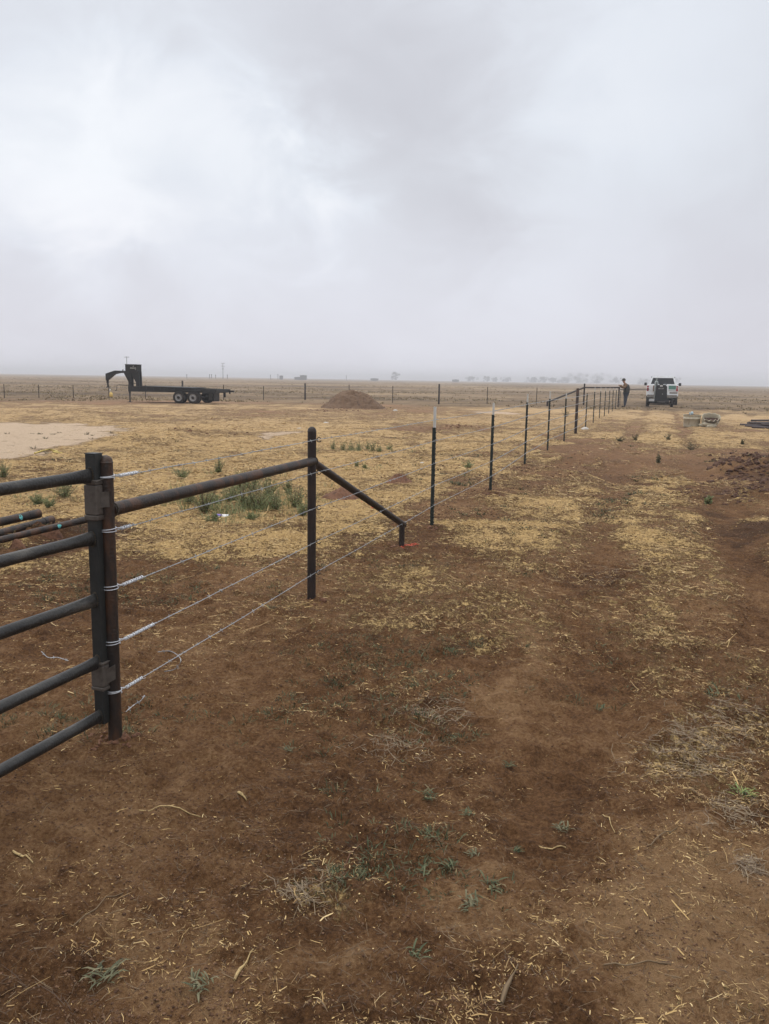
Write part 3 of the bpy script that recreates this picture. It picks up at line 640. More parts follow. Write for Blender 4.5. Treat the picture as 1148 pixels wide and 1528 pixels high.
for (za, zb, slant) in ((HZ(St, 775), HZ(St, 715), 0), (HZ(St, 1027), HZ(St, 985), .010)):
    zc = (za + zb) / 2; hgt = zb - za; hp = empty('hinge', (0, 0, zc)); hp.parent = gate
    mb = MB(); mb.box((0, 0, 0), (.060, .058, hgt * .74), bev=.004); mb.box((0, 0, hgt * .44), (.062, .060, hgt * .12), bev=.004); mb.box((0, 0, -hgt * .44), (.063, .061, hgt * .13), bev=.004)
    mb.tube([(-.028, .03, hgt * .47), (0, .033, hgt * .5), (.03, .03, hgt * .46)], .003, 6)
    mb.build('hinge_collar', M['hinge'], hp)
    nrm = gi.to_3x3() @ Vector((-A.x, -A.y, 0)).normalized(); side = (nrm + (gi.to_3x3() @ Vector((-.25, 0, 0)))).normalized()
    dirp = gi.to_3x3() @ Vector((-A.y, A.x, 0)).normalized()
    if (gi.to_3x3() @ Vector((1, 0, 0))).dot(dirp) < 0: dirp = -dirp
    mb = MB(); pin = Vector((Al.x, Al.y, 0)) + side * (PR - .004) - dirp * (PR + .010)
    mb.tube([pin + Vector((0, 0, -hgt * .2)), pin + Vector((0, 0, hgt * .22))], .009, 12); mb.lathe([(.001, .006), (.012, .004), (.012, -.004), (.001, -.006)], pin + Vector((0, 0, hgt * .24)), 10)
    mb.build('hinge_pin', M['ring'], hp)
    mb = MB(); pc = Vector((Al.x, Al.y, 0)) + side * (PR + .001) - dirp * .006
    rot = Matrix(((dirp.x, side.x, 0), (dirp.y, side.y, 0), (0, 0, 1)))
    pl = [(-.026, -.032 - slant), (.022, -.028 + slant), (.022, .032 + slant), (-.026, .028 - slant)]
    n_ = len(pl); vs = [rot @ Vector((a_, 0, b_)) + pc for a_, b_ in pl] + [rot @ Vector((a_, .007, b_)) + pc for a_, b_ in pl]
    mb.add(vs, [(0, 1, 2, 3), (7, 6, 5, 4)] + [(i, (i + 1) % 4, 4 + (i + 1) % 4, 4 + i) for i in range(4)])
    mb.build('hinge_plate', M['hinge'], hp, fixn=True)

# ------------------------------------------------------------------ T-posts of the long fence
def tpost_mesh(h, wl, tip=True):
    """steel T section with studs; local x = towards camera side"""
    sh = MB(); top = wl if tip else h
    def T(mb, z0, z1, k=1.0):
        a, b, t = .0145 * k, .028 * k, .0022 * k + .0006
        mb.box((.002, 0, (z0 + z1) / 2), (t * 2, a * 2, z1 - z0)); mb.box((-.002 - b / 2, 0, (z0 + z1) / 2), (b, t * 1.6, z1 - z0))
    T(sh, -.1, top)
    z = .06
    while z < top - .02:
        sh.box((.0075, 0, z), (.007, .011, .014)); z += .054
    return sh, (lambda mb: T(mb, wl + .0005, h, .72))
TP = [((646, 788), (651, 607), 638), ((733, 736), (738, 601), 619), ((784, 695.5), (788.5, 588), 600.5), ((818, 672), (822, 584), 595), ((842.5, 659.5), (845.6, 586.5), 594.5),
      ((874.4, 638), (876.5, 587), None), ((885.7, 631.5), (887.7, 577.6), 585), ((894.9, 624), (896.5, 577.8), 584), ((902.3, 621), (903.8, 578), 583.5), ((908.7, 617.5), (910, 578.3), 583),
      ((914, 613.5), (915.5, 579), 582), ((918.8, 610.5), (920, 579), 582), ((925.2, 605), (925.8, 580), 584)]
NTH = ['nearest', 'second nearest', 'third nearest', 'fourth nearest', 'fifth nearest, just before the brown pipe post,', 'short tipless', 'seventh', 'eighth', 'ninth', 'tenth', 'eleventh', 'twelfth', 'last']
LBL = ['white-tipped dark green steel post nearest the slanted pipe strut, tallest in the photo',
       'white-tipped dark steel post, second along the wire fence after the slanted strut',
       'white-tipped dark steel post, third along the wire fence after the slanted strut',
       'white-tipped dark steel post in front of the end of the distant slanted black pipe',
       'white-tipped dark steel post just left of the thick brown pipe post',
       'short dark steel post without a white tip, just right of the thick brown pipe post',
       'white-tipped steel post, second to the right of the thick brown pipe post',
       'white-tipped steel post, third to the right of the thick brown pipe post',
       'white-tipped steel post, fourth to the right of the thick brown pipe post',
       'white-tipped steel post, fifth to the right of the thick brown pipe post',
       'white-tipped steel post, sixth to the right of the thick brown pipe post',
       'dark white-tipped steel post directly left of the far brown corner post',
       'white-tipped steel post right in front of the standing person, far end of the fence']
fz = math.atan2(cs.y, cs.x); TPP = []
for i, (b_, t_, wv) in enumerate(TP):
    p = G(*b_); h = HZ(p, t_[1]); wl = HZ(p, wv) if wv else h
    o = empty('steel_fence_post', p, fz, LBL[i], 'fence post', 'steel posts of the long barbed wire fence')
    sh, tf = tpost_mesh(h, wl, wv is not None); sh.build('shaft', M['tpost'], o)
    if wv: mb = MB(); tf(mb); mb.build('painted_tip', M['white'], o)
    if i < 6:
        for z in WZ:
            mb = MB(); mb.tube([(.012, -.022, z + .006), (.016, -.01, z - .004), (.017, .006, z + .006), (.012, .02, z - .003), (-.004, .018, z), (-.004, -.018, z + .003)], .0026, 5); mb.build('wire_clip', M['galv'], o)
    TPP.append(p)
P3 = G(859, 648.5); h3 = HZ(P3, 579.5)
o = empty('pipe_post', P3, 0, 'thick rusty brown pipe post standing midway along the steel post row', 'fence post', 'pipe posts of the fences'); 
mb = MB(); mb.lathe([(.042, -.1), (.042, h3 - .01), (.036, h3), (.001, h3 + .004)], (0, 0, 0), 16); mb.build('shaft', M['rust'], o)

# far corner brace
C1 = G(871, 604); C2 = G(922.5, 607.5); C0 = G(817, 606)
o = empty('corner_brace', C1, 0, 'distant dark pipe corner brace with level rail and long slanted strut, left of the person', 'fence brace')
d1 = C2 - C1; d0 = C0 - C1; hc = HZ(C1, 572.5); hr = HZ(C1, 578.2); hr2 = HZ(C2, 578.2); hs = HZ(C0, 600)
for nm, a_, b_, r_ in (('post', Vector((0, 0, -.1)), Vector((0, 0, hc)), .055), ('post', d1 + Vector((0, 0, -.1)), d1 + Vector((0, 0, hr2 + .03)), .045), ('top_rail', Vector((0, 0, hr)), d1 + Vector((0, 0, hr2)), .048),
                       ('strut', Vector((0, 0, hr)), d0 + Vector((0, 0, hs)), .055), ('stub_post', d0 + Vector((0, 0, -.1)), d0 + Vector((0, 0, hs)), .065)):
    mb = MB(); mb.tube([a_, b_], r_, 12); mb.build(nm, M['rust_dark'], o)

# ------------------------------------------------------------------ barbed wires
def twisted(mb, pts, r, pitch, off, n=5):
    """two strands wound about the path"""
    L_ = [0.0]
    for i in range(1, len(pts)): L_.append(L_[-1] + (pts[i] - pts[i - 1]).length)
    tot = L_[-1]; k = int(tot / (pitch / 6)); P = []
    for ph in (0, math.pi):
        P = []; j = 0
        for i in range(k + 1):
            s_ = tot * i / k
            while j < len(L_) - 2 and L_[j + 1] < s_: j += 1
            t = (s_ - L_[j]) / max(L_[j + 1] - L_[j], 1e-9); q = pts[j].lerp(pts[j + 1], t); d = (pts[j + 1] - pts[j]).normalized()
            x = d.cross(Vector((0, 0, 1))).normalized(); y = x.cross(d); a = 2 * math.pi * s_ / pitch + ph
            P.append(q + x * math.cos(a) * off + y * math.sin(a) * off)
        mb.tube(P, r, n, cap=False)
def barb(mb, q, d, r=.0011, s_=.011):
    x = d.cross(Vector((0, 0, 1))).normalized(); y = x.cross(d)
    for _ in range(2):
        a = random.uniform(0, 6.28); e = x * math.cos(a) + y * math.sin(a); mb.tube([q - e * s_ + d * .003, q + e * s_ - d * .003], r, 3)
    mb.tube([q - d * .007, q - d * .003, q + d * .003, q + d * .007], r * 2.6, 5)
WL = ['topmost', 'second highest', 'middle', 'second lowest', 'lowest']
end = C2
Y3 = B + fd * 0
stations = [A + cs * .0, B + cs * (PR + .004)] + [TPP[i] + cs * .012 for i in range(5)] + [P3 + cs * .062] + [TPP[i] + cs * .014 for i in range(5, 12)] + [C2 + cs * .06]
for wi, z in enumerate(WZ):
    root = empty('barbed_wire', A + Vector((0, 0, z)), 0, WL[wi] + ' of the five galvanised barbed wires running from the hinge post along the fence', 'barbed wire', 'barbed wires of the long fence')
    pts = [q - A for q in stations]; near = []; far = []
    st = cs * (PR + .003) + fd * .012
    chain = [st] + pts[1:]
    P = []
    for i in range(len(chain) - 1):
        a_, b_ = chain[i], chain[i + 1]; sag = .006 * (b_ - a_).length / 4; m_ = 10
        for k in range(m_ + (1 if i == len(chain) - 2 else 0)):
            t = k / m_; P.append((a_.lerp(b_, t) + Vector((0, 0, -sag * 4 * t * (1 - t) + random.uniform(-.0015, .0015))), i))
    nearp = [p for p, i in P if i < 3] + [chain[3]]; farp = [p for p, i in P if i >= 3]
    mb = MB(); twisted(mb, nearp, .00125, .05, .00135, 4)
    # barbs
    tot = 0
    for j in range(len(nearp) - 1):
        a_, b_ = nearp[j], nearp[j + 1]; d = (b_ - a_); ln_ = d.length; s_ = (.125 - tot % .125)
        while s_ < ln_: barb(mb, a_ + d * (s_ / ln_), d.normalized()); s_ += .125
        tot += ln_
    mb.tube(farp, .0023, 4, cap=False)
    for j in range(0, len(farp) - 1, 1):
        if farp[j].y < 25:
            a_, b_ = farp[j], farp[j + 1]
            for t in np.arange(.1, 1, .2): barb(mb, a_.lerp(b_, t), (b_ - a_).normalized(), .0016, .011)
    mb.build('strand', M['galv'], root)
    # loops round the hinge post and the spliced tail wound on the wire
    mb = MB(); lp_ = []
    for k in range(70):
        q = k / 69 * 2 * math.pi * 2.6; lp_.append(Vector((math.cos(q) * (PR + .004), math.sin(q) * (PR + .004), -.010 + .018 * k / 69 + .003 * math.sin(q * .5 + wi))))
    mb.tube(lp_, .0018, 5)
    d = (chain[1] - chain[0]).normalized(); x = d.cross(Vector((0, 0, 1))).normalized(); y = x.cross(d); L0 = .03; L1 = [.13, .07, .15, .22, .12][wi]
    tail = []
    for k in range(int(L1 / .0011)):
        s_ = L0 + k * .0011; a = s_ / .0075 * 2 * math.pi; rr_ = .0052 + .0016 * math.sin(k * .37); tail.append(chain[0] + d * s_ + x * math.cos(a) * rr_ + y * math.sin(a) * rr_)
    mb.tube(tail, .0019, 4); mb.tube([tail[-1], tail[-1] + x * .012 + Vector((0, 0, .006))], .0013, 4)
    mb.tube([Vector((PR * .8, PR * .6, .004)), chain[0] + d * .02 + Vector((0, 0, .003)), chain[0] + d * .05], .0018, 5)
    mb.build('tie_wrap', M['tie'], root)
# loose wire ends on the ground
def loose(pts, label):
    P = [G(u, v, z) for u, v, z in pts]; root = P[0].copy(); mb = MB(); Q = [p - root for p in P]
    sm = []
    for i in range(len(Q) - 1):
        p0, p1, p2, p3 = Q[max(i - 1, 0)], Q[i], Q[i + 1], Q[min(i + 2, len(Q) - 1)]
        for k in range(8):
            t = k / 8; sm.append(.5 * ((2 * p1) + (p2 - p0) * t + (2 * p0 - 5 * p1 + 4 * p2 - p3) * t * t + (3 * p1 - p0 - 3 * p2 + p3) * t ** 3))
    sm.append(Q[-1]); twisted(mb, sm, .0013, .04, .0013, 4)
    for k in range(4, len(sm) - 2, 9): barb(mb, sm[k], (sm[k + 1] - sm[k]).normalized())
    o = mb.build('wire_offcut', M['galv'], None); o.location = root; tag(o, label, 'wire')
loose([(236, 973, .06), (255, 972, .10), (270, 984, .13), (262, 998, .07), (246, 1002, .03)], 'curled loose barbed wire end sticking up past the lowest strand near the hinge post')
loose([(188, 1062, .02), (200, 1052, .03), (210, 1046, .05), (216, 1038, .07)], 'short pale wire offcut lying in the dirt right beside the hinge post foot')
loose([(62, 972, .01), (72, 981, .015), (86, 981, .01), (102, 986, .01)], 'short silvery wire scrap lying on dirt behind the gate bars')

# ------------------------------------------------------------------ far cross fence
FP = [((7, 594), 573, 0), ((58.5, 594), 574, 0), ((110, 594), 575, 0), ((163, 595), 574, 0), ((217.5, 594), 574, 0), ((273, 597), 568, 1), ((334, 597), 574, 0), ((393.5, 597), 576, 0), ((455.5, 597), 572, 1), ((521, 600), 574, 0),
      ((586, 601), 576, 0), ((655, 603), 573, 1), ((727, 603), 577.5, 0), ((800.5, 604), 578.5, 0)]
FL = ['leftmost thin post of the distant fence, at the left edge', 'second thin post from the left in the distant fence', 'thin distant fence post left of the gooseneck trailer', 'thin distant fence post with a yellow jug, by the trailer gooseneck tip',
      'thin distant fence post behind the front of the black trailer deck', 'brown pipe post rising behind the middle of the trailer deck', 'thin distant fence post behind the rear end of the trailer', 'thin post of the distant fence, first right of the trailer',
      'stouter brown post of the distant fence left of the dirt mound', 'post of the distant fence peeking over the top of the dirt mound', 'thin distant fence post just right of the dirt mound', 'thick dark pipe post of the distant fence above the nearest white-tipped post',
      'thin distant fence post right of the thick dark pipe post', 'thin distant fence post just left of the slanted corner strut']
fpp = []
for i, (b_, tv, pp) in enumerate(FP):
    p = G(*b_); h = HZ(p, tv); fpp.append(p)
    mb = MB()
    if pp: mb.lathe([(.055, -.1), (.055, h), (.001, h + .01)], (0, 0, 0), 10)
    else:
        mb.box((0, 0, h / 2 - .05), (.045, .01, h + .1)); mb.box((0, .02, h / 2 - .05), (.01, .035, h + .1))
    o = mb.build('pipe_post' if pp else 'steel_fence_post', M['rust_dark' if pp else 'rust'], None); o.location = p
    tag(o, FL[i], 'fence post', 'posts of the distant cross fence')
ends = [G(-160, 593)] + fpp + [C1]
for k, z in enumerate((.92, .7, .48, .26)):
    mb = MB(); mb.tube([q - ends[0] + Vector((0, -.03, 0)) for q in ends], .0035, 4, cap=False); o = mb.build('fence_wire', M['galv_far'], None); o.location = ends[0] + Vector((0, 0, z))
    tag(o, ('highest', 'upper middle', 'lower middle', 'lowest')[k] + ' thin wire of the distant cross fence', 'wire', 'wires of the distant cross fence')
E2 = G(1000, 601); mb = MB(); mb.tube([Vector((0, 0, 0)), E2 - C2], .025, 8); mb.tube([E2 - C2 + Vector((0, 0, -1.4)), E2 - C2 + Vector((0, 0, .05))], .035, 8)
o = mb.build('pipe_rail', M['rust_dark'], None); o.location = C2 + Vector((0, 0, HZ(C2, 581.2))); tag(o, 'thin dark pipe rail running from the person behind the white pickup', 'pipe rail')
# yellow jug hung by the fence
p = G(166, 592.5); mb = MB(); mb.lathe([(.001, .0), (.10, .01), (.13, .06), (.13, .2), (.09, .28), (.035, .31), (.035, .36), (.001, .365)], (0, 0, 0), 14)
o = mb.build('plastic_jug', M['yellow'], None); o.location = p; tag(o, 'small yellow plastic jug on the ground beside a distant fence post', 'jug')
p0 = G(165, 590); p = p0 + Vector((0, -.03, HZ(p0, 581.5))); mb = MB(); mb.lathe([(.001, -.05), (.045, -.03), (.055, 0), (.045, .03), (.001, .05)], (0, 0, 0), 10)
mb.tube([(0, 0, -.05), (0, .02, -p.z)], .006, 5); o = mb.build('fence_insulator', M['plasticwhite'], None); o.location = p; tag(o, 'small white insulator on a stake by the yellow jug', 'insulator')

# ------------------------------------------------------------------ gooseneck trailer
W0 = G(268, 602); ua = Vector((.989, -.148, 0)); va = Vector((.148, .989, 0)); K = .0385
tr = empty('gooseneck_trailer', W0, math.atan2(ua.y, ua.x), 'black flatbed gooseneck trailer with tandem dual wheels parked by the distant fence', 'trailer')
def U(px, v=0.0): return (px - 268 - v * 10.0) * K
TW = 2.35; bm_ = M['black']
mb = MB()                                          # main frame: two side beams, cross members
uF, uR = U(190), U(321)
def zdeck(u): return .90 - (u - uF) / (uR - uF) * .10
for v in (.12, TW - .12):
    mb.prism([(uF, .60), (uF, .90), (uR, .80), (uR, .60), (U(285), .60)], v - .06, v + .06)
for v in (.75, TW - .75): mb.prism([(uF, .90 - .25), (uF, .89), (uR, .79), (uR, .64)], v - .05, v + .05)
for k in range(9):
    u = uF + .05 + (uR - uF - .1) * k / 8; mb.box((u, TW / 2, zdeck(u) - .12), (.09, TW - .2, .16))
mb.build('frame', bm_, tr, fixn=True)
mb = MB(); mb.prism([(U(212), .885), (U(212), .915), (U(286), .87), (U(286), .84)], .0, TW); mb.build('deck', M['black'], tr, fixn=True)
for k in range(12):
    u = uF + .3 + k * .40; mb = MB(); mb.box((u, -.01, zdeck(u) - .08), (.05, .04, .1)); mb.build('stake_pocket', bm_, tr)
mb = MB(); mb.box((uR + .04, TW / 2, .72), (.10, TW, .15)); mb.tube([(uR + .02, TW - .2, .68), (uR + .38, TW - .2, .68)], .05, 10); mb.box((uR - .15, TW - .3, .48), (.1, .1, .3)); mb.box((uR + .12, TW - .2, .60), (.08, .06, .14))
mb.build('tail_frame', bm_, tr)
def wheel(r, wd, name_t='tyre'):
    t = MB(); t.lathe([(r * .60, -wd / 2 + .01), (r * .93, -wd / 2), (r, -wd / 2 + .04), (r, wd / 2 - .04), (r * .93, wd / 2), (r * .60, wd / 2 - .01)], (0, 0, 0), 28, 'Y')
    m = MB(); m.lathe([(r * .61, -wd / 2 + .005), (r * .56, -wd / 2 + .012), (r * .50, -wd / 2 + .05), (r * .28, -wd / 2 + .03), (r * .24, -wd / 2 + .0), (r * .001, -wd / 2)], (0, 0, 0), 24, 'Y')
    m.lathe([(r * .61, wd / 2 - .005), (r * .5, wd / 2 - .05), (r * .001, wd / 2 - .04)], (0, 0, 0), 24, 'Y'); return t, m
wr = .335
for u in (0, .83):
    for v in (.0, .30, TW - .30, TW):
        wo_ = empty('wheel', (u, v, wr)); wo_.parent = tr; t, m = wheel(wr, .24); t.build('tyre', M['tyre'], wo_); m.build('rim', M['rim'] if v == 0 else M['black'], wo_)
        if v == 0: mb = MB(); mb.lathe([(.075, -.16), (.085, -.10), (.05, -.17), (.001, -.175)][::-1], (0, 0, 0), 14, 'Y'); mb.build('hub', M['tyre'], wo_)
mb = MB(); [mb.tube([(u, .1, wr), (u, TW - .1, wr)], .055, 10) for u in (0, .83)]; mb.box((.415, .15, .42), (1.0, .06, .1)); mb.box((.415, TW - .15, .42), (1.0, .06, .1)); mb.box((.415, .02, .50), (.3, .05, .10)); mb.build('axle', bm_, tr)
for sx in (-.1, ): mb = MB(); mb.prism([(-.45, .70), (1.28, .68), (1.28, .72), (-.45, .74)], -.14, .24); mb.build('fender', bm_, tr, fixn=True)
mb = MB(); mb.box((U(291) + .42, TW * .5 + .1, .36), (.03, .5, .4)); mb.box((U(300) + .12, TW - .2, .34), (.05, .9, .5)); mb.build('mud_flap', M['tyre'], tr)
# neck
vc = TW / 2; zs = lambda y: (598.5 - y) * .0385 + .0
def UN(px): return U(px, vc * .98)
mb = MB(); th = .14
mb.prism([(UN(154.6), zs(558)), (UN(169), zs(553.3)), (UN(190), zs(553.6)), (UN(192), zs(557)), (UN(184), zs(556.6)), (UN(176), zs(556.8)), (UN(168), zs(558.6)), (UN(157), zs(567)), (UN(154.6), zs(568))], vc - th, vc + th)
mb.prism([(UN(184), zs(556)), (UN(195), zs(555)), (UN(195), zs(578)), (UN(191.2), zs(578)), (UN(191), zs(569))], vc - .22, vc - .12); mb.prism([(UN(184), zs(556)), (UN(195), zs(555)), (UN(195), zs(578)), (UN(191.2), zs(578)), (UN(191), zs(569))], vc + .06, vc + .16)
mb.box((UN(188), vc, zs(555)), (.2, .4, .12))
mb.build('gooseneck', bm_, tr, fixn=True)
mb = MB(); mb.box((UN(156), vc, zs(567)), (.10, .12, .36)); mb.tube([(UN(156), vc, zs(565)), (UN(156), vc, zs(577.5))], .045, 12); mb.box((UN(156), vc, zs(577.6)), (.15, .15, .05)); mb.build('coupler', bm_, tr)
mb = MB(); mb.tube([(UN(180.5), vc, zs(554)), (UN(180.5), vc, zs(551.6))], .035, 8); mb.build('breather', bm_, tr)
mb = MB()
for v in (vc - .22, vc + .06):
    mb.prism([(UN(203), zs(579)), (UN(203), zs(570)), (UN(195.5), zs(558)), (UN(195), zs(554)), (UN(207.5), zs(554)), (UN(208.2), zs(579))], v, v + .12)
for y in (563.4, 571.3): mb.box(((UN(194.5) + UN(204)) / 2, vc, zs(y)), (UN(204) - UN(194.5), .3, .035))
mb.build('upright', bm_, tr, fixn=True)
tb = MB(); tb.box(((UN(187.8) + UN(206)) / 2, vc, zs(549.7)), (UN(206) - UN(187.8), .60, zs(544.4) - zs(555)), bev=.012); tbo = tb.build('toolbox', bm_, tr)
mb = MB(); mb.box(((UN(187.8) + UN(206)) / 2, vc, zs(544.2)), (UN(206.4) - UN(187.4), .64, .025)); mb.build('lid', bm_, tbo)
mb = MB(); random.seed(3)                           # blurred pale lettering on the box side
x = UN(195.8); yb = vc - .304
while x < UN(204.6):
    w_ = .022; mb.box((x, yb, zs(549.3) + random.uniform(-.006, .006)), (w_, .004, .055)); 
    if random.random() < .6: mb.box((x + .018, yb, zs(549.3) + random.choice((-.02, 0, .02))), (.02, .004, .012))
    x += .041
for dx_, dz in ((0, 0), (.02, .02), (-.02, .02), (0, .045)): mb.box((UN(200.5) + dx_, yb, zs(546.8) + dz - .01), (.016, .004, .028))
for dx_ in (0, .03): mb.box((UN(203.4) + dx_, yb, zs(551.6)), (.018, .004, .03))
mb.build('lettering', M['letter'], tbo)
mb = MB(); mb.tube([(UN(198.5) + .12, .25, .02), (UN(198.5) + .12, .25, .55)], .04, 10); mb.tube([(UN(198.5) + .12, .25, .5), (UN(198.5) + .12, .25, 1.02)], .06, 10); mb.box((UN(198.5) + .12, .25, .02), (.2, .2, .03)); jk = mb.build('jack', bm_, tr)
mb = MB(); mb.tube([(UN(198.5) + .1, .25, .93), (UN(186), .25, .95), (UN(182.2), .25, .93), (UN(181.5), .25, .66), (UN(179), .25, .62)], .017, 6); mb.build('crank_handle', bm_, jk)
mb = MB(); mb.box((uF - .12, vc, .78), (.26, .6, .09)); mb.build('bumper_stub', bm_, tr)

# ------------------------------------------------------------------ white pickup
TK = G(987, 604.2); vdir = math.atan2(TK.x, TK.y)
tk = empty('pickup_truck', TK, -vdir, 'white pickup truck seen from behind with a green stripe on its tailgate', 'pickup truck')
tk.scale = (1.08, 1.08, 1.04); wt = M['carwhite']; mb = MB()
mb.box((0, 5.05, .95), (1.98, 1.25, .62), bev=.09); mb.box((0, 3.1, .93), (2.0, 2.9, .62), bev=.05)     # bonnet, lower cab
mb.box((-.93, .92, 1.0), (.16, 1.95, .80), bev=.04); mb.box((.93, .92, 1.0), (.16, 1.95, .80), bev=.04); mb.box((0, .95, .78), (1.76, 1.9, .06))
mb.build('body', wt, tk)
mb = MB()                                          # cab
pr = [(-.93, 1.22), (-.90, 1.42), (-.74, 1.93), (-.66, 1.985), (.66, 1.985), (.74, 1.93), (.90, 1.42), (.93, 1.22)]
mb.prism(pr, 1.95, 3.75); cb = mb.build('cab', wt, tk, fixn=True)
mb = MB(); mb.add([(-.78, 1.944, 1.43), (.78, 1.944, 1.43), (.655, 1.944, 1.86), (-.655, 1.944, 1.86)], [(0, 1, 2, 3)]); mb.add([(-.78, 1.936, 1.43), (.78, 1.936, 1.43), (.655, 1.936, 1.86), (-.655, 1.936, 1.86)], [(0, 1, 2, 3)]); mb.build('rear_window', M['glass'], cb)
for s_ in (-1, 1):
    mb = MB(); mb.add([(s_ * .905, 2.1, 1.42), (s_ * .905, 3.5, 1.42), (s_ * .77, 3.3, 1.85), (s_ * .77, 2.1, 1.85)], [(0, 1, 2, 3)]); mb.build('side_window', M['glass'], cb)
mb = MB(); mb.box((0, 2.0, 1.90 + .03), (.24, .03, .05)); mb.build('brake_lamp', M['red'], cb)
mb = MB(); mb.prism([(3.75, 1.22), (3.75, 1.97), (4.55, 1.27), (4.6, 1.22)], -.8, .8, 'YZ'); mb.build('windscreen', M['glass'], cb, fixn=True)
mb = MB(); mb.box((0, -.02, 1.02), (1.74, .06, .76), bev=.015); tg = mb.build('tailgate', wt, tk)
mb = MB(); mb.box((.62, -.056, 1.20), (.46, .008, .26)); mb.build('green_stripe', M['cargreen'], tg)
mb = MB(); mb.box((.72, -.058, .84), (.5, .01, .10)); mb.box((.70, -.062, .98), (.62, .012, .04)); mb.build('trim', M['chrome'], tg)
for s_ in (-1, 1):
    mb = MB(); mb.box((s_ * .93, -.06, 1.06), (.12, .03, .22), bev=.008); mb.box((s_ * .93, -.062, 1.26), (.11, .03, .10)); mb.build('tail_lamp', M['red'], tk)
    mb = MB(); mb.tube([(s_ * .95, 3.4, 1.38), (s_ * 1.1, 3.35, 1.42)], .025, 6); mb.box((s_ * 1.15, 3.33, 1.42), (.17, .1, .21), bev=.02); mb.build('mirror', M['plastic_black'], tk)
mb = MB(); mb.box((0, -.16, .60), (1.9, .14, .2), bev=.02); mb.build('bumper', M['chrome'], tk)
mb = MB(); mb.box((0, 2.6, .48), (1.4, 5.2, .12)); mb.box((0, .3, .42), (.9, .3, .2)); mb.build('chassis', M['plastic_black'], tk)
for y_ in (1.05, 4.75):
    for s_ in (-1, 1):
        wo_ = empty('wheel', (s_ * .87, y_, .40)); wo_.parent = tk; t, m = MB(), MB()
        t.lathe([(.26, -.12), (.38, -.14), (.40, -.10), (.40, .10), (.38, .14), (.26, .12)], (0, 0, 0), 24, 'X'); m.lathe([(.26, -.1), (.2, -.06), (.001, -.05)], (0, 0, 0), 16, 'X'); m.lathe([(.26, .1), (.2, .06), (.001, .05)], (0, 0, 0), 16, 'X')
        t.build('tyre', M['tyre'], wo_); m.build('rim', M['rim'], wo_)
# box in the bed
q = TK + Matrix.Rotation(-vdir, 3, 'Z') @ Vector((-.58, .02, 0)); mb = MB(); mb.box((0, 0, 0), (.30, .28, .42), bev=.01); mb.box((-.08, -.145, .0), (.05, .01, .40)); mb.box((.0, -.145, .12), (.28, .01, .03)); mb.box((0, -.145, -.12), (.28, .01, .03))
o = mb.build('wooden_crate', M['wood'], None); o.location = q + Vector((0, -.28, 1.17)); o.rotation_euler.z = -vdir; tag(o, 'brown box at the left of the pickup tailgate, beside the tail lamp', 'box')

# ------------------------------------------------------------------ tool trailer with black cabinet behind the truck
TT = G(985.5, 607); o = empty('equipment_trailer', TT, -vdir, 'small trailer carrying a tall black cabinet, hitched behind the white pickup', 'trailer')
mb = MB(); mb.box((-.07, 0, .42), (1.25, .9, .09)); mb.box((-.07, -.44, .36), (1.2, .06, .08)); mb.tube([(-.1, .4, .42), (0, 1.9, .46)], .04, 8); mb.box((.42, 0, .50), (.42, .7, .12)); mb.tube([(-.8, 0, .27), (.66, 0, .27)], .04, 8); mb.build('frame', M['plastic_black'], o)
mb = MB(); mb.box((.04, -.455, .33), (.5, .03, .05)); mb.tube([(-.42, -.45, .47), (-.42, -.45, .85)], .025, 6); mb.tube([(-.46, -.42, .45), (-.38, -.3, 1.2)], .018, 6); mb.build('rear_step', M['chrome'], o)
cab = MB(); cab.prism([(-.35, .46), (-.37, .62), (-.35, 1.30), (-.24, 1.43), (.25, 1.43), (.35, 1.32), (.38, .62), (.36, .46)], -.30, .42); cbn = cab.build('cabinet', M['plastic_black'], o, fixn=True)
mb = MB()
for i, (dx_, hh) in enumerate(((-.17, .07), (-.12, .08), (-.07, .06), (.01, .08), (.06, .08), (.12, .06))):
    mb.box((dx_, -.306, 1.20), (.018, .008, hh)); mb.box((dx_ + .016, -.306, 1.20 + (.03 if i % 2 else -.03)), (.028, .008, .016))
mb.box((.08, -.306, .84), (.05, .008, .035)); mb.build('lettering', M['letter'], cbn)
mb = MB(); mb.box((-.02, -.31, 1.37), (.17, .03, .10), bev=.008); mb.build('white_label', M['white'], cbn)
mb = MB(); mb.box((-.02, -.2, 1.46), (.26, .12, .09), bev=.01); mb.tube([(.18, -.1, 1.4), (.24, -.1, 1.56), (.3, -.1, 1.44)], .03, 8); mb.tube([(-.3, -.1, 1.3), (-.33, -.05, 1.6)], .03, 8); mb.build('control_head', M['plastic_black'], cbn)
mb = MB(); mb.lathe([(.001, .46), (.12, .48), (.125, .6), (.125, 1.56), (.10, 1.66), (.04, 1.71), (.04, 1.78), (.06, 1.78), (.06, 1.84), (.001, 1.85)], (-.34, .05, 0), 16); mb.build('gas_cylinder', M['grey'], o)
mb = MB(); mb.box((-.57, -.47, .44), (.34, .015, .16), bev=.004); mb.build('licence_plate', M['plate'], o)
mb = MB(); mb.box((.62, -.1, .5), (.3, .5, .06)); mb.box((-.80, -.1, .58), (.28, .55, .05)); mb.build('fender', M['plastic_black'], o)
for s_ in (-.82, .70):
    wo_ = empty('wheel', (s_, 0, .27)); wo_.parent = o; t = MB(); t.lathe([(.15, -.09), (.25, -.1), (.27, -.07), (.27, .07), (.25, .1), (.15, .09)], (0, 0, 0), 20, 'X'); t.build('tyre', M['tyre'], wo_)
    m = MB(); m.lathe([(.15, -.08), (.001, -.05)], (0, 0, 0), 14, 'X'); m.lathe([(.15, .08), (.001, .05)], (0, 0, 0), 14, 'X'); m.build('rim', M['rim'], wo_)

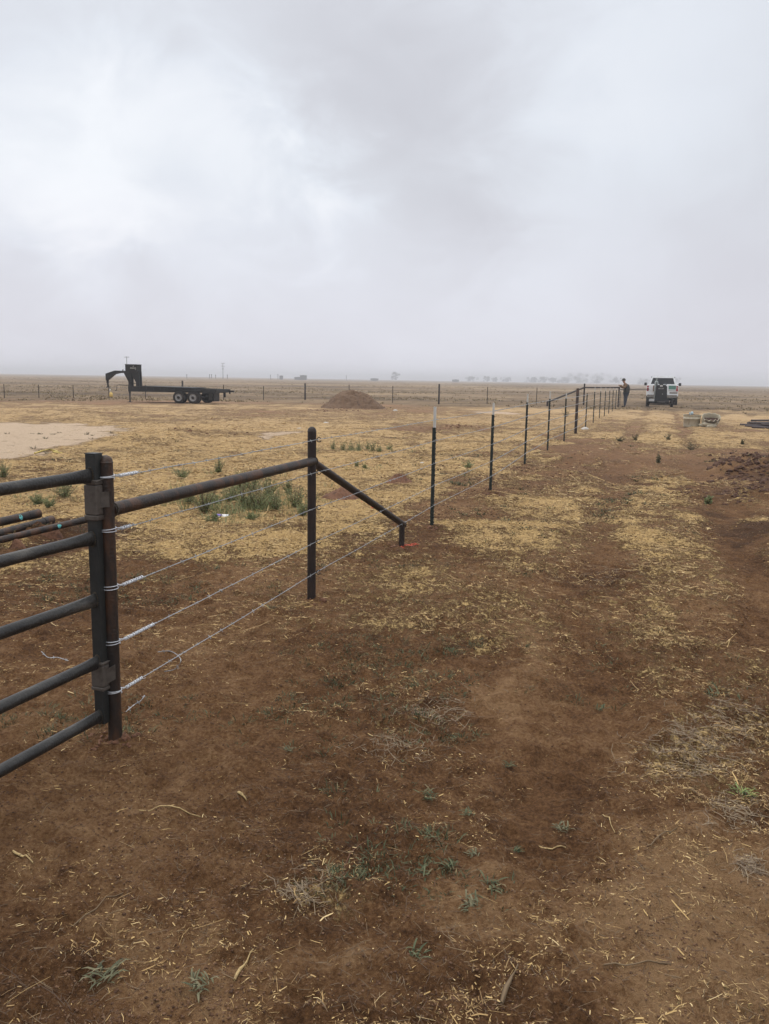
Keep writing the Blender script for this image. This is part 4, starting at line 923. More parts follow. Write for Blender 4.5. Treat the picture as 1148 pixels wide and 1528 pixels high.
# ------------------------------------------------------------------ person at the fence
def skin(name, joints, links, m, parent=None, sub=2, root=0):
    me = bpy.data.meshes.new(name); me.from_pydata([j[0] for j in joints], links, []); o = bpy.data.objects.new(name, me); col.objects.link(o)
    o.modifiers.new('s', 'SKIN'); 
    if not me.skin_vertices: me.attributes  # layer is made with the modifier
    for i, j in enumerate(joints):
        r_ = j[1]; me.skin_vertices[0].data[i].radius = (r_, r_) if not isinstance(r_, tuple) else r_
        me.skin_vertices[0].data[i].use_root = (i == root)
    s_ = o.modifiers.new('u', 'SUBSURF'); s_.levels = sub; s_.render_levels = sub
    dg = bpy.context.evaluated_depsgraph_get(); ev = o.evaluated_get(dg); nm = bpy.data.meshes.new_from_object(ev); nm.name = name
    o.modifiers.clear(); o.data = nm; nm.materials.clear(); nm.materials.append(m)
    for p_ in nm.polygons: p_.use_smooth = True
    if parent: o.parent = parent
    return o
def ensure_skin(me):
    pass
PP = G(932.0, 607.6)
pe = empty('person', PP, 0, 'person in dark vest, tan sleeves and dark jeans leaning on the far fence end', 'person')
# facing -x (towards the fence), x is depth of stance, y lateral
J = {'pel': ((.05, 0, .94), .13), 'sp1': ((.05, 0, 1.08), .12), 'sp2': ((.03, 0, 1.24), .145), 'ch': ((-.01, 0, 1.38), .15), 'nk': ((-.07, 0, 1.50), .058), 'hd0': ((-.12, 0, 1.58), .075), 'hd1': ((-.15, 0, 1.67), .098), 'hd2': ((-.14, 0, 1.73), .08)}
names = list(J); jl = [J[k] for k in names]; lk = [(0, 1), (1, 2), (2, 3), (3, 4), (4, 5), (5, 6), (6, 7)]
jl.append(((-.235, 0, 1.655), .018)); lk.append((6, 8))                       # nose
ix = len(jl)
for s_, off in ((-1, 0), (1, .04)):
    b_ = len(jl)
    jl += [((-.01, s_ * .17, 1.41), .062), ((-.13 + off, s_ * .24, 1.22), .050), ((-.27, s_ * .17, 1.29), .040), ((-.35, s_ * .10, 1.37), .028), ((-.40, s_ * .09, 1.39), .035)]
    lk += [(3, b_), (b_, b_ + 1), (b_ + 1, b_ + 2), (b_ + 2, b_ + 3), (b_ + 3, b_ + 4)]
    for f in range(4):
        jl += [((-.435, s_ * (.055 + .02 * f), 1.385), .009), ((-.465, s_ * (.055 + .02 * f), 1.355 - .004 * f), .008)]; n_ = len(jl); lk += [(b_ + 4, n_ - 2), (n_ - 2, n_ - 1)]
    jl += [((-.41, s_ * .045, 1.37), .01), ((-.435, s_ * .03, 1.35), .009)]; n_ = len(jl); lk += [(b_ + 4, n_ - 2), (n_ - 2, n_ - 1)]
    b_ = len(jl)
    jl += [((.05, s_ * .095, .86), .098), ((.03, s_ * .11, .50), .066), ((.06 if s_ > 0 else -.02, s_ * .12, .12), .045), ((.04 if s_ > 0 else -.05, s_ * .12, .05), .045), ((-.10 if s_ > 0 else -.18, s_ * .13, .035), .035)]
    lk += [(0, b_), (b_, b_ + 1), (b_ + 1, b_ + 2), (b_ + 2, b_ + 3), (b_ + 3, b_ + 4)]
skin('body', jl, lk, M['skin'], pe)
jj = [((.05, 0, 1.00), (.15, .185)), ((.04, 0, 1.18), (.155, .19)), ((.0, 0, 1.38), (.16, .17)), ((-.06, 0, 1.475), (.085, .09))]; ll_ = [(0, 1), (1, 2), (2, 3)]
for s_, off in ((-1, 0), (1, .04)):
    b_ = len(jj); jj += [((-.01, s_ * .18, 1.41), .088), ((-.13 + off, s_ * .25, 1.22), .072), ((-.27, s_ * .17, 1.29), .062), ((-.34, s_ * .11, 1.36), .052)]; ll_ += [(2, b_), (b_, b_ + 1), (b_ + 1, b_ + 2), (b_ + 2, b_ + 3)]
skin('jacket', jj, ll_, M['jacket'], pe)
skin('vest', [((.07, 0, .86), .21), ((.075, 0, 1.05), .215), ((.07, 0, 1.2), .22), ((.04, 0, 1.34), .20), ((-.0, 0, 1.44), .14)], [(0, 1), (1, 2), (2, 3), (3, 4)], M['vest'], pe)
jj = [((.05, 0, .93), .15)]; ll_ = []
for s_ in (-1, 1):
    b_ = len(jj); jj += [((.05, s_ * .10, .84), .122), ((.03, s_ * .11, .50), .088), ((.05 if s_ > 0 else -.02, s_ * .12, .10), .075)]; ll_ += [(0, b_), (b_, b_ + 1), (b_ + 1, b_ + 2)]
skin('jeans', jj, ll_, M['jeans'], pe)
for s_, o_ in ((-1, -.08), (1, 0)):
    skin('boot', [((.06 + o_, s_ * .12, .16), .06), ((.055 + o_, s_ * .12, .055), .058), ((-.06 + o_, s_ * .125, .045), .05), ((-.15 + o_, s_ * .13, .04), .042)], [(0, 1), (1, 2), (2, 3)], M['boot'], pe)
mb = MB(); mb.lathe([(.112, -.03), (.118, .0), (.114, .06), (.085, .105), (.04, .125), (.001, .13)], (-.14, 0, 1.69), 18); mb.prism([(-.24, -.075), (-.33, -.05), (-.34, .0), (-.33, .05), (-.24, .075)], 1.675, 1.69, 'XY'); mb.build('cap', M['cap'], pe)

# ------------------------------------------------------------------ dirt mound
def lump(name, m, rx, ry, h, seed, n=64, rings=26, rough=.16, expo=1.3, sink=.05):
    V = []; Fc = []
    T_, Q = np.meshgrid(np.linspace(0, 2 * np.pi, n, endpoint=False), np.linspace(0, 1, rings)); x = np.cos(T_) * Q; y = np.sin(T_) * Q
    wav = 1 + (fbm(np.cos(T_) * 2 + seed, np.sin(T_) * 2, 1, 3, seed) - .5) * .35
    z = np.clip(1 - Q ** expo, 0, 1); z = z ** 1.0 * h; X = x * rx * wav; Y = y * ry * wav
    z = z * (1 + (fbm(X, Y, 2.2 / max(rx, .2), 4, seed + 3) - .5) * rough * 3) + (fbm(X, Y, 9 / max(rx, .2), 3, seed + 9) - .5) * h * rough * (Q < .97) - sink
    V = np.stack([X.ravel(), Y.ravel(), z.ravel()], 1); i = np.arange(rings - 1)[:, None] * n; j = np.arange(n)[None]; j2 = (j + 1) % n
    o = np_mesh(name, V, np.stack([i + j, i + n + j, i + n + j2, i + j2], -1).reshape(-1, 4), m, True); return o
mc = G(527, 608.6) ; o = lump('dirt_mound', M['mound'], 1.66, 1.55, 1.08, 5, 160, 80, .19, 1.45, .03); o.location = mc; tag(o, 'large brown heap of excavated dirt in front of the distant fence', 'dirt mound')
for nm_, (u, v), rx, h, sd, lb in (('dirt_mound', (596, 720), .20, .14, 8, 'small low dirt mound in straw left of the nearest white-tipped post'), ('dirt_mound', (512, 742), .30, .16, 12, 'small dirt mound in straw behind the slanted pipe strut')):
    o = lump(nm_, M['clod'], rx, rx * .9, h, sd, 40, 20, .25, 1.5, .03); o.location = GP(u, v); tag(o, lb, 'dirt mound')
# scattered clods
def clod_cloud(name, items, m, label=None):
    mb = MB()
    for (p, s_) in items:
        bm = bmesh.new(); bmesh.ops.create_icosphere(bm, subdivisions=2, radius=1)
        k = random.random() * 50; fx, fy, fz_ = random.uniform(.7, 1.3), random.uniform(.7, 1.2), random.uniform(.5, .9)
        for v in bm.verts:
            n_ = float(vn(np.array(v.co.x * 1.7 + k), np.array(v.co.y * 1.7 + v.co.z * 2.3 + k), 3)); v.co = Vector((v.co.x * fx, v.co.y * fy, v.co.z * fz_)) * (s_ * (.6 + .8 * n_))
        bm.verts.index_update(); mb.add([v.co + Vector(p) for v in bm.verts], [[v.index for v in f.verts] for f in bm.faces], False); bm.free()
    o = mb.build(name, m, None); return tag(o, kind='stuff')
it = []; wet = []
random.seed(21)
for (u, v, n_, sx, sy, s0) in [(1125, 702, 420, 46, 17, .055), (1110, 745, 110, 40, 10, .04), (1040, 742, 60, 40, 5, .03), (1085, 688, 60, 16, 5, .06)]:
    for _ in range(n_):
        p = GP(random.gauss(u, sx / 1.5), random.gauss(v, sy / 1.5)); wet.append((p, s0 * random.uniform(.25, 1.0) * (1.5 if random.random() < .08 else 1)))
for (u, v, n_, sx, sy, s0) in [(173, 1113, 70, 26, 9, .012), (465, 906, 70, 20, 6, .014), (600, 819, 50, 18, 5, .016), (646, 789, 40, 16, 4, .018), (733, 737, 30, 12, 3, .022), (55, 800, 50, 50, 14, .022), (0, 835, 30, 60, 20, .02), (527, 610, 90, 50, 3, .05), (855, 690, 70, 40, 14, .02), (300, 645, 60, 60, 6, .04), (680, 640, 40, 30, 2, .04), (620, 812, 40, 30, 12, .012), (250, 790, 40, 90, 20, .012), (590, 720, 16, 12, 3, .02)]:
    for _ in range(n_):
        p = GP(random.gauss(u, sx / 1.5), random.gauss(v, sy / 1.5)); it.append((p, s0 * random.uniform(.3, 1.0) ** 1.0 * (1.6 if random.random() < .08 else 1)))
clod_cloud('dirt_clods', it, M['clod']); clod_cloud('turned_earth', wet, mat('moist_turned_earth', (.055, .026, .015), .95, 0, [(.10, .048, .027), (.035, .017, .011)], 12, .9, 60))
for (u, v, s_, lb) in [(75, 797, .085, 'large red-brown earth clod propping the loose pipes behind the gate'), (26, 815, .065, 'smaller reddish earth clod on the ground at left beneath the loose pipes')]:
    o = lump('earth_clod', M['clod'], s_ * 1.5, s_, s_ * 1.5, int(u), 30, 16, .25, 2.4, .03); o.location = GP(u, v + 6); tag(o, lb, 'dirt clod')

# ------------------------------------------------------------------ loose pipes behind the gate
def loose_pipe(ax, bx, r, label, marks, m=M['rust_dark'], group='loose rusty pipes behind the gate'):
    a_, b_ = Vector(ax), Vector(bx); d = (a_ - b_).normalized(); root = empty('loose_pipe', b_, 0, label, 'pipe', group)
    mb = MB(); mb.pipe(Z0, d * (a_ - b_).length, r, .006); mb.pipe(-d * .0, d * .12, r * 1.08, .004); mb.build('pipe', m, root)
    for s_ in marks:
        sd2 = Vector((-a_.x, -a_.y, CAM_H * .8)).normalized(); sd2 = (sd2 - d * sd2.dot(d)).normalized(); ud = d.cross(sd2); vs = []; nn_ = 14
        ring = []
        for k in range(nn_):
            q = 2 * math.pi * k / nn_; lx = .018 * math.cos(q) * random.uniform(.6, 1.3); an = .75 * math.sin(q) * random.uniform(.6, 1.2); ring.append((lx, an))
        vs = [d * s_ + sd2 * (r + .0012)] + [d * (s_ + lx) + (sd2 * math.cos(an) + ud * math.sin(an)) * (r + .0012) for lx, an in ring] + [d * (s_ + lx) + (sd2 * math.cos(an) + ud * math.sin(an)) * (r - .002) for lx, an in ring]
        mb = MB(); mb.add(vs, [(0, 1 + k, 1 + (k + 1) % nn_) for k in range(nn_)] + [(1 + k, 1 + nn_ + k, 1 + nn_ + (k + 1) % nn_, 1 + (k + 1) % nn_) for k in range(nn_)]); o = mb.build('paint_mark', M['teal'], root)
    return root
for (a_, b_, z0, z1, r_, mk, lb) in [((0, 779), (59, 766), .14, .17, .041, (.22,), 'highest of the three loose rusty pipes behind the gate, thick with a turquoise dab'),
                                     ((0, 796), (78, 775.5), .09, .11, .038, (), 'middle loose rusty pipe behind the gate without any paint mark'),
                                     ((0, 806), (134, 774), .10, .17, .030, (.34,), 'longest and lowest loose rusty pipe behind the gate with a turquoise band')]:
    q1 = G(b_[0], b_[1], z1); q0 = G(a_[0], a_[1], z0); q0 = q1 + (q0 - q1) * 1.7; loose_pipe(q0, q1, r_, lb, mk, M['rust'])
# dark pipe stack at right
dp = [((1104, 635), (1190, 638), .04, .04), ((1112, 637), (1200, 641), .04, .035), ((1115, 633), (1200, 635), .04, .04), ((1122, 639), (1210, 643), .04, .035), ((1119, 635), (1200, 639), .11, .035), ((1124, 632), (1210, 632), .04, .035), ((1128, 636), (1206, 638), .12, .035), ((1121, 634), (1205, 633), .17, .035), ((1136, 638), (1206, 642), .11, .04), ((1117, 634), (1205, 636), .10, .03)]
for i, (a_, b_, z, r_) in enumerate(dp):
    q0 = G(a_[0], a_[1]); q1 = G(b_[0], b_[1]); d = (q1 - q0).normalized(); mb = MB(); mb.pipe(Z0, d * 5.5, r_, .008, 12); o = mb.build('loose_pipe', M['purplepipe'], None); o.location = q0 + Vector((0, 0, z))
    tag(o, ['dark pipe whose tip reaches farthest left from the pile at the right edge', 'pipe in the pile at the right edge'][min(i, 1)] if i == 0 else 'weathered dark pipe lying in the low pile at the right edge', 'pipe', 'dark pipes piled at the right edge')

# ------------------------------------------------------------------ tubs
p = G(1032, 636.0); p.z = gz(p)
o = empty('round_tub', p, 0, 'upright round beige tub with banded rim on the straw right of the pickup', 'tub')
r_ = .30; mb = MB(); mb.lathe([(r_ * .001, -.02), (r_ * .9, -.02), (r_ * .93, .02), (r_ * .97, .27), (r_ * 1.02, .275), (r_ * 1.02, .30), (r_ * .98, .305), (r_ * 1.0, .40), (r_ * 1.05, .405), (r_ * 1.05, .43), (r_ * .96, .43)], (0, 0, 0), 32); mb.build('shell', M['tub'], o)
mb = MB(); mb.lathe([(r_ * .965, .428), (r_ * .9, .1), (.001, .08)], (0, 0, 0), 32); mb.build('inside', M['tubin'], o)
q = p + Vector((-.03, -.05, .43)); mb = MB(); mb.lathe([(.001, 0), (.04, .01), (.05, .05), (.035, .10), (.001, .12)], (0, 0, 0), 12); mb.tube([(-.05, 0, 0), (-.09, 0, .04), (-.07, .02, .08)], .02, 8); o = mb.build('plastic_bottle', M['bluewhite'], None); o.location = q; o['label'] = 'pale blue plastic bottle standing on the rim of the upright tub'; o['category'] = 'bottle'
p = G(1059, 637.0); p.z = gz(p)
o = empty('broken_tub', p, R(-8), 'broken beige tub tipped towards the camera with its dark inside showing', 'tub'); rot = Matrix.Rotation(R(24), 3, 'X')
n = 36; V = []; Fc = []; prof = [(.26, 0), (.30, .12), (.305, .24), (.31, .34), (.32, .36)]
mb = MB(); vs = []
for i, (r2, z) in enumerate(prof):
    for k in range(n):
        q = 2 * math.pi * k / n; dip = (0 if i < 2 else (.11 if math.sin(q) < -.2 else 0) * (i - 1) / 3 * (.7 + .5 * math.sin(k * 2.1))); v = Vector((r2 * math.cos(q), r2 * math.sin(q) * .8, max(z - dip, .02) + .015 * math.sin(k * 1.7 + i)))
        vs.append(rot @ v + Vector((0, 0, .06)))
fs = [(i * n + k, i * n + (k + 1) % n, (i + 1) * n + (k + 1) % n, (i + 1) * n + k) for i in range(len(prof) - 1) for k in range(n)]
mb.add(vs, fs, True); sh = mb.build('shell', M['tub'], o); s_ = sh.modifiers.new('t', 'SOLIDIFY'); s_.thickness = .02
mb = MB(); mb.lathe([(.305, .27), (.24, .2), (.001, .16)], (0, 0, 0.05), 28, rot=rot); mb.build('inside', M['tubin'], o)
mb = MB()
for (x_, y_, z_, s2) in ((-.22, -.24, .10, .10), (-.05, -.27, .12, .09), (.12, -.25, .14, .08), (.0, -.30, .04, .12), (-.28, -.15, .05, .11)):
    bm = bmesh.new(); bmesh.ops.create_icosphere(bm, subdivisions=2, radius=1)
    for v in bm.verts: n_ = float(vn(np.array(v.co.x * 2 + x_ * 9), np.array(v.co.y * 2 + v.co.z * 2), 5)); v.co = Vector((v.co.x * 1.3, v.co.y * .5, v.co.z * .7)) * s2 * (.6 + .8 * n_)
    bm.verts.index_update(); mb.add([v.co + Vector((x_, y_, z_)) for v in bm.verts], [[v.index for v in f.verts] for f in bm.faces], True); bm.free()
mb.build('torn_edge', M['tub'], o)

# ------------------------------------------------------------------ upright weeds
def bush(name, p, h, wd, n_st, nl, m, label, cat='weed', group=None, leaf=.02, seed=0, droop=.3):
    random.seed(seed); root = empty(name, p, 0, label, cat, group); st = MB(); lf = MB()
    for i in range(n_st):
        az = random.uniform(0, 6.28); sp_ = wd * random.uniform(.1, 1); hh = h * random.uniform(.55, 1.0) * (1 - .25 * sp_ / max(wd, .01)); P = []
        for k in range(6):
            t = k / 5; P.append(Vector((math.cos(az) * sp_ * t ** 1.1 + random.uniform(-.01, .01) * h * 3 * t, math.sin(az) * sp_ * t ** 1.1 + random.uniform(-.01, .01) * h * 3 * t, hh * t - .02)))
        st.tube(P, [.004 * h * 3 * (1 - .75 * k / 5) for k in range(6)], 4, smooth=True)
        for k in range(nl):
            t = random.uniform(.12, 1.0); j = min(int(t * 5), 4); q = P[j].lerp(P[j + 1], t * 5 - j); a = random.uniform(0, 6.28); e = Vector((math.cos(a), math.sin(a), random.uniform(-.1, .9))).normalized(); l_ = leaf * random.uniform(.6, 1.5) * (1.3 - .6 * t)
            q = q + e * random.uniform(0, wd * .22) * (1.1 - t); s2 = e.cross(Vector((random.uniform(-1, 1), random.uniform(-1, 1), random.uniform(-.4, 1)))).normalized() * l_ * .20
            lf.add([q, q + e * l_ * .5 + s2, q + e * l_, q + e * l_ * .5 - s2], [(0, 1, 2, 3)])
    st.build('stem', M['twig'], root); lf.build('leaves', m, root); return root
gk = 'grey-green weeds growing in the straw behind the pipe rail'
KW = [(283, 752, .30, .13, 'lone bushy weed left of the clump, under the pipe rail'), (306, 764, .38, .14, 'tall dark bushy weed standing behind the violet-printed plastic scrap'), (322, 752, .26, .12, 'small pale weed rising just right of the plastic scrap'), (345, 748, .30, .16, 'pale green weed at the left of the wide weed clump'),
      (364, 758, .40, .17, 'bushiest dark green weed in the middle of the clump'), (384, 760, .36, .15, 'dark green weed just right of the clump centre'), (378, 738, .34, .18, 'yellowish weed at the back of the weed clump'), (412, 762, .30, .13, 'rounded green weed at the right of the clump, nearest the second post'),
      (400, 741, .30, .15, 'sparse pale weed behind the right side of the clump'), (441, 755, .30, .10, 'thin upright weed just left of the second capped post'), (452, 768, .22, .08, 'small dark weed directly beside the second capped post'), (319, 779, .14, .07, 'little weed sprouting in front of the plastic scrap'),
      (272, 716, .22, .14, 'faint weed seen above the middle of the pipe rail'), (326, 706, .28, .09, 'tall thin weed poking above the pipe rail'), (98, 744, .26, .16, 'round grey-green weed seen between the top gate bars'), (58, 752, .20, .09, 'thin weed left of the round one behind the gate'), (74, 757, .14, .08, 'tiny weed between two others behind the gate'),
      (5, 715, .26, .10, 'weed at the left edge beyond the top gate bar'), (375, 775, .10, .06, 'tiny grey weed below the middle of the weed clump'), (432, 735, .22, .10, 'thin yellowish weed behind, close to the second post'), (360, 735, .3, .2, 'wide pale weed at the far back of the clump')]
for i, (u, v, h, wd, lb) in enumerate(KW): bush('weed', GP(u, v), h * 1.15, wd * 1.45, 20, 60, M['kochia'], lb, 'weed', gk, .018, 100 + i)
for i, (u, v, h, wd) in enumerate([(497, 672, .28, .12), (512, 673, .25, .12), (524, 672, .3, .13), (536, 674, .33, .15), (549, 671, .26, .12), (556, 673, .3, .14), (565, 676, .22, .12), (580, 672, .2, .12), (533, 698, .16, .06), (545, 700, .14, .06)]):
    bush('weed', GP(u, v), h, wd, 8, 40, M['kochia'], 'grey-green weed in the low row standing in straw right of the second capped post', 'weed', 'row of low weeds beyond the strut', .022, 200 + i)
for i, (u, v, h, wd, m_, lb) in enumerate([(1031, 668, .30, .22, 'drybrush', 'dark rounded dry bush on bare dirt in front of the beige tubs'), (998, 657, .24, .14, 'drybrush', 'pale upright weed left of the dark rounded bush'), (948, 657, .26, .08, 'drybrush', 'thin upright weed right of the fence in the straw track'),
        (925, 658, .20, .14, 'drybrush', 'low spreading weed in the straw just right of the far fence'), (982, 692, .26, .05, 'drybrush', 'slender dark weed alone on the bare dirt between the wheel tracks'), (1108, 663, .2, .06, 'drybrush', 'small weed in straw below the dark pipe pile'), (1057, 752, .16, .05, 'kochia', 'thin grey weed on dirt at the right above the straw'),
        (845, 623, .4, .22, 'drybrush', 'dark weed behind the wires beside the thick brown pipe post'), (698, 700, .2, .12, 'kochia', 'small weed behind the wires between the two nearest steel posts')]):
    bush('weed', GP(u, v), h, wd * 1.3, 10, 36, M[m_], lb, 'weed', None, .028, 300 + i)
# low rosettes near the camera
def rosette(p, s_, m, label, seed, up=.5):
    random.seed(seed); root = p; mb = MB()
    for k in range(random.randint(22, 34)):
        a = random.uniform(0, 6.28); l_ = s_ * random.uniform(.3, .95); el = random.uniform(.1, up); d = Vector((math.cos(a), math.sin(a), 0)); sd_ = Vector((-d.y, d.x, 0)); w_ = l_ * .045 + .001; P = []
        b0 = Vector((random.uniform(-1, 1), random.uniform(-1, 1), 0)) * s_ * .5
        pts = [b0 + d * l_ * t + Vector((0, 0, l_ * el * math.sin(t * 2.2) + .004)) for t in (0, .35, .7, 1)]; ws = (w_ * .6, w_, w_ * .8, w_ * .05); vs = []
        for q, ww in zip(pts, ws): vs += [q - sd_ * ww, q + Vector((0, 0, -ww * .5)), q + sd_ * ww]
        mb.add(vs, [(i * 3 + j, i * 3 + j + 1, i * 3 + j + 4, i * 3 + j + 3) for i in range(3) for j in range(2)], True)
    o = mb.build('ground_weed', m, None); o.location = root; tag(o, label, 'weed', 'low weeds on the bare foreground dirt')
for i, (u, v, s_, m_, lb) in enumerate([(545, 1306, .035, 'weed', 'flat green weed right of the pale straw patch in the lower middle'), (627, 1308, .042, 'weed', 'leafy low weed, left of the pair at lower centre'), (668, 1298, .04, 'weed', 'leafy low weed, right of the pair at lower centre'),
        (738, 1326, .05, 'weed', 'dark spreading weed at lower centre, right of the leafy pair'), (621, 1436, .042, 'weed', 'dark green rosette near the bottom edge centre'), (700, 1218, .035, 'weed', 'small weed in bare dirt left of the cornhusk piece'), (772, 1247, .03, 'weed', 'tiny weed immediately left of the pale husk shred'),
        (842, 1222, .04, 'drybrush', 'dull dark weed above the pale husk shred'), (156, 1466, .06, 'drybrush', 'dark withered weed low in the bottom left corner'), (296, 1480, .05, 'drybrush', 'dark withered weed at the bottom, right of the corner one'), (706, 1276, .03, 'drybrush', 'withered dark tuft above the dark spreading weed'),
        (403, 917, .055, 'weed', 'green weed at the foot left of the second capped post'), (640, 1188, .06, 'weed', 'wide low weed in the middle of the foreground dirt'), (1106, 1188, .05, 'sprout', 'bright yellow-green sprout at the right edge'), (1066, 1040, .07, 'weed', 'largest blue-green weed in straw at the right'),
        (898, 1046, .045, 'weed', 'green weed right of the wheel track, mid foreground'), (757, 1142, .035, 'weed', 'small green weed in dirt above the small weed cluster'), (430, 1120, .035, 'drybrush', 'small dull weed in dirt right of the hinge post'), (700, 1360, .05, 'drybrush', 'faint dry rosette below the dark spreading weed'), (508, 1325, .03, 'drybrush', 'dry twiggy tuft at the right end of the straw patch')]):
    rosette(GP(u, v), s_, M[m_], lb, 400 + i, .9 if m_ == 'sprout' else .6)
# husks and stalks lying on the dirt
def husk(a_, b_, w_, label, m='husk', cat='stalk', curve=0.0):
    p0, p1 = G(*a_), G(*b_); d = p1 - p0; n_ = 7; sd_ = Vector((-d.y, d.x, 0)).normalized(); mb = MB(); vs = []
    for k in range(n_):
        t = k / (n_ - 1); q = d * t + sd_ * curve * d.length * math.sin(t * math.pi); q.z = gz(p0 + q) + .005 + .006 * math.sin(t * 3.1); ww = w_ * (.35 + .65 * math.sin(min(t * 1.25 + .15, 1) * math.pi) ** .5 if True else 1)
        vs += [q - sd_ * ww, q + Vector((0, 0, w_ * .7)), q + sd_ * ww * .9, q + Vector((0, 0, -.003))]
    mb.add(vs, [(i * 4 + j, i * 4 + (j + 1) % 4, (i + 1) * 4 + (j + 1) % 4, (i + 1) * 4 + j) for i in range(n_ - 1) for j in range(4)], True)
    o = mb.build('dry_stalk', M[m], None); o.location = (p0.x, p0.y, 0); tag(o, label, cat)
for a_ in [((350, 1469), (378, 1422), .0055, 'bright yellow split stalk, the largest on the dirt at lower left'), ((208, 1206), (300, 1217), .0032, 'long thin pale stalk on dirt below the gate end'), ((20, 1273), (50, 1292), .006, 'short wide tan husk piece at the left edge'), ((805, 1241), (846, 1246), .0035, 'ragged pale husk shred in the right foreground'),
           ((506, 1320), (585, 1240), .0022, 'long curved brown twig in the lower middle', 'clod', 'twig', .10), ((90, 1392), (184, 1336), .0025, 'long brown twig slanting across the lower left dirt', 'twig', 'twig', -.08), ((900, 1214), (918, 1245), .003, 'thin pale bent stem right of the husk shred'),
           ((900, 1456), (1000, 1455), .003, 'brown twig lying level near the lower right corner', 'twig', 'twig', .04), ((748, 1508), (772, 1460), .007, 'wide dull husk at the bottom right of centre', 'twig', 'stalk', .02), ((355, 1193), (368, 1198), .008, 'small square pale chip in the middle left dirt'), ((655, 857), (695, 859), .006, 'pale straight stick lying near the slanted strut foot', 'husk', 'stick', .0), ((388, 858), (404, 851), .004, 'short pale stick on dirt between the capped posts'),
           ((965, 1262), (1010, 1245), .003, 'grey forked dry stem at the right', 'twig', 'twig', .05)]:
    husk(*a_)
# ------------------------------------------------------------------ small scraps
p = GP(331, 769); mb = MB(); mb.box((0, 0, .02), (.15, .06, .016), rot=Matrix.Rotation(R(-8), 3, 'Z') @ Matrix.Rotation(R(18), 3, 'X'), bev=.004); o = mb.build('plastic_scrap', M['plasticwhite'], None); o.location = p
mb = MB(); mb.box((-.03, -.004, .031), (.065, .03, .004), rot=Matrix.Rotation(R(-8), 3, 'Z') @ Matrix.Rotation(R(18), 3, 'X')); mb.build('violet_print', M['purple'], o); tag(o, 'white plastic scrap with violet print lying below the weed clump', 'plastic scrap')
for (u, v, s_, lb) in [(630, 691.5, .045, 'small white rock in straw left of the nearest white-tipped post'), (873.5, 641, .14, 'flat white stone at the foot of the short tipless post'), (447, 640, .10, 'flat white rock chip beyond the second capped post'), (487, 632, .12, 'thin white scrap in the field right of the second capped post'), (590, 612.5, .13, 'pale tan rock just right of the large dirt mound')]:
    o = lump('rock', M['stone'], s_, s_ * .8, s_ * .55, int(u), 18, 9, .25, 2.5, .005); o.location = GP(u, v); tag(o, lb, 'rock')
P = [GP(u, v) for u, v in [(52, 677), (62, 673), (75, 671), (86, 674), (80, 676), (93, 677)]]; mb = MB(); mb.tube([q - P[0] + Vector((0, 0, .02)) for q in P], .016, 6); o = mb.build('rope', M['rope'], None); o.location = P[0]; tag(o, 'yellow rope lying at the edge of the pale dirt pad', 'rope')
def paintmark(pts, label, wd):
    random.seed(int(pts[0][0])); P0 = GP(*pts[0]); mb = MB()
    for i in range(62):
        t = random.random() * (len(pts) - 1); j = min(int(t), len(pts) - 2); u = pts[j][0] + (pts[j + 1][0] - pts[j][0]) * (t - j); v = pts[j][1] + (pts[j + 1][1] - pts[j][1]) * (t - j)
        q = GP(u + random.gauss(0, wd), v + random.gauss(0, wd * .3)) - P0; q.z += .010; a = random.uniform(0, 3.14); l_ = random.uniform(.008, .03); w_ = random.uniform(.003, .009); e = Vector((math.cos(a), math.sin(a), random.uniform(-.2, .3))); f = Vector((-e.y, e.x, random.uniform(-.2, .2)))
        mb.add([q - e * l_, q + f * w_, q + e * l_, q - f * w_, q + Vector((0, 0, -.006))], [(0, 3, 2, 1), (0, 1, 4), (1, 2, 4), (2, 3, 4), (3, 0, 4)])
    o = mb.build('marking_paint', M['paint'], None); o.location = P0; tag(o, label, 'paint mark')
paintmark([(600, 819), (612, 815), (621, 813)], 'orange-red spray paint on straw at the foot of the slanted strut stub', 3.5)
paintmark([(545, 750), (555, 756), (568, 764)], 'orange-red spray paint streak in straw behind the slanted strut', 2.5)

# ------------------------------------------------------------------ horizon: trees, poles, sheds
def tree(p, h, wd, seed, label, group='hazy trees on the horizon'):
    rr_ = np.random.default_rng(seed); root = empty('tree', p, 0, label, 'tree', group); mb = MB(); mb.tube([(0, 0, -.3), (.1, 0, h * .25), (0, .1, h * .5)], [.28, .2, .12], 6)
    random.seed(seed)
    for k in range(7): a = random.uniform(0, 6.28); mb.tube([(0, 0, h * random.uniform(.2, .4)), (math.cos(a) * wd * .35, math.sin(a) * wd * .35, h * random.uniform(.6, .85))], [.12, .03], 4)
    mb.build('trunk', M['bark'], root); V = []; Fc = []
    cs_ = [(random.gauss(0, wd * .26), random.gauss(0, wd * .26), h * random.uniform(.12, .82), wd * random.uniform(.12, .24)) for _ in range(20)]
    for (x, y, z, s_) in cs_:
        n_ = 130; d = rr_.normal(size=(n_, 3)); d /= np.linalg.norm(d, axis=1)[:, None]; q = np.array([x, y, z]) + d * s_ * rr_.random((n_, 1)) ** .4 * np.array([1, 1, .75]); q[:, 2] = np.clip(q[:, 2], h * .08, h)
        e = rr_.normal(size=(n_, 3)) * .22; f = rr_.normal(size=(n_, 3)) * .22; V.append(np.stack([q - e, q + f, q + e, q - f], 1).reshape(-1, 3))
    V = np.vstack(V); o = np_mesh('crown', V, np.arange(len(V)).reshape(-1, 4), M['treeleaf']); o.parent = root
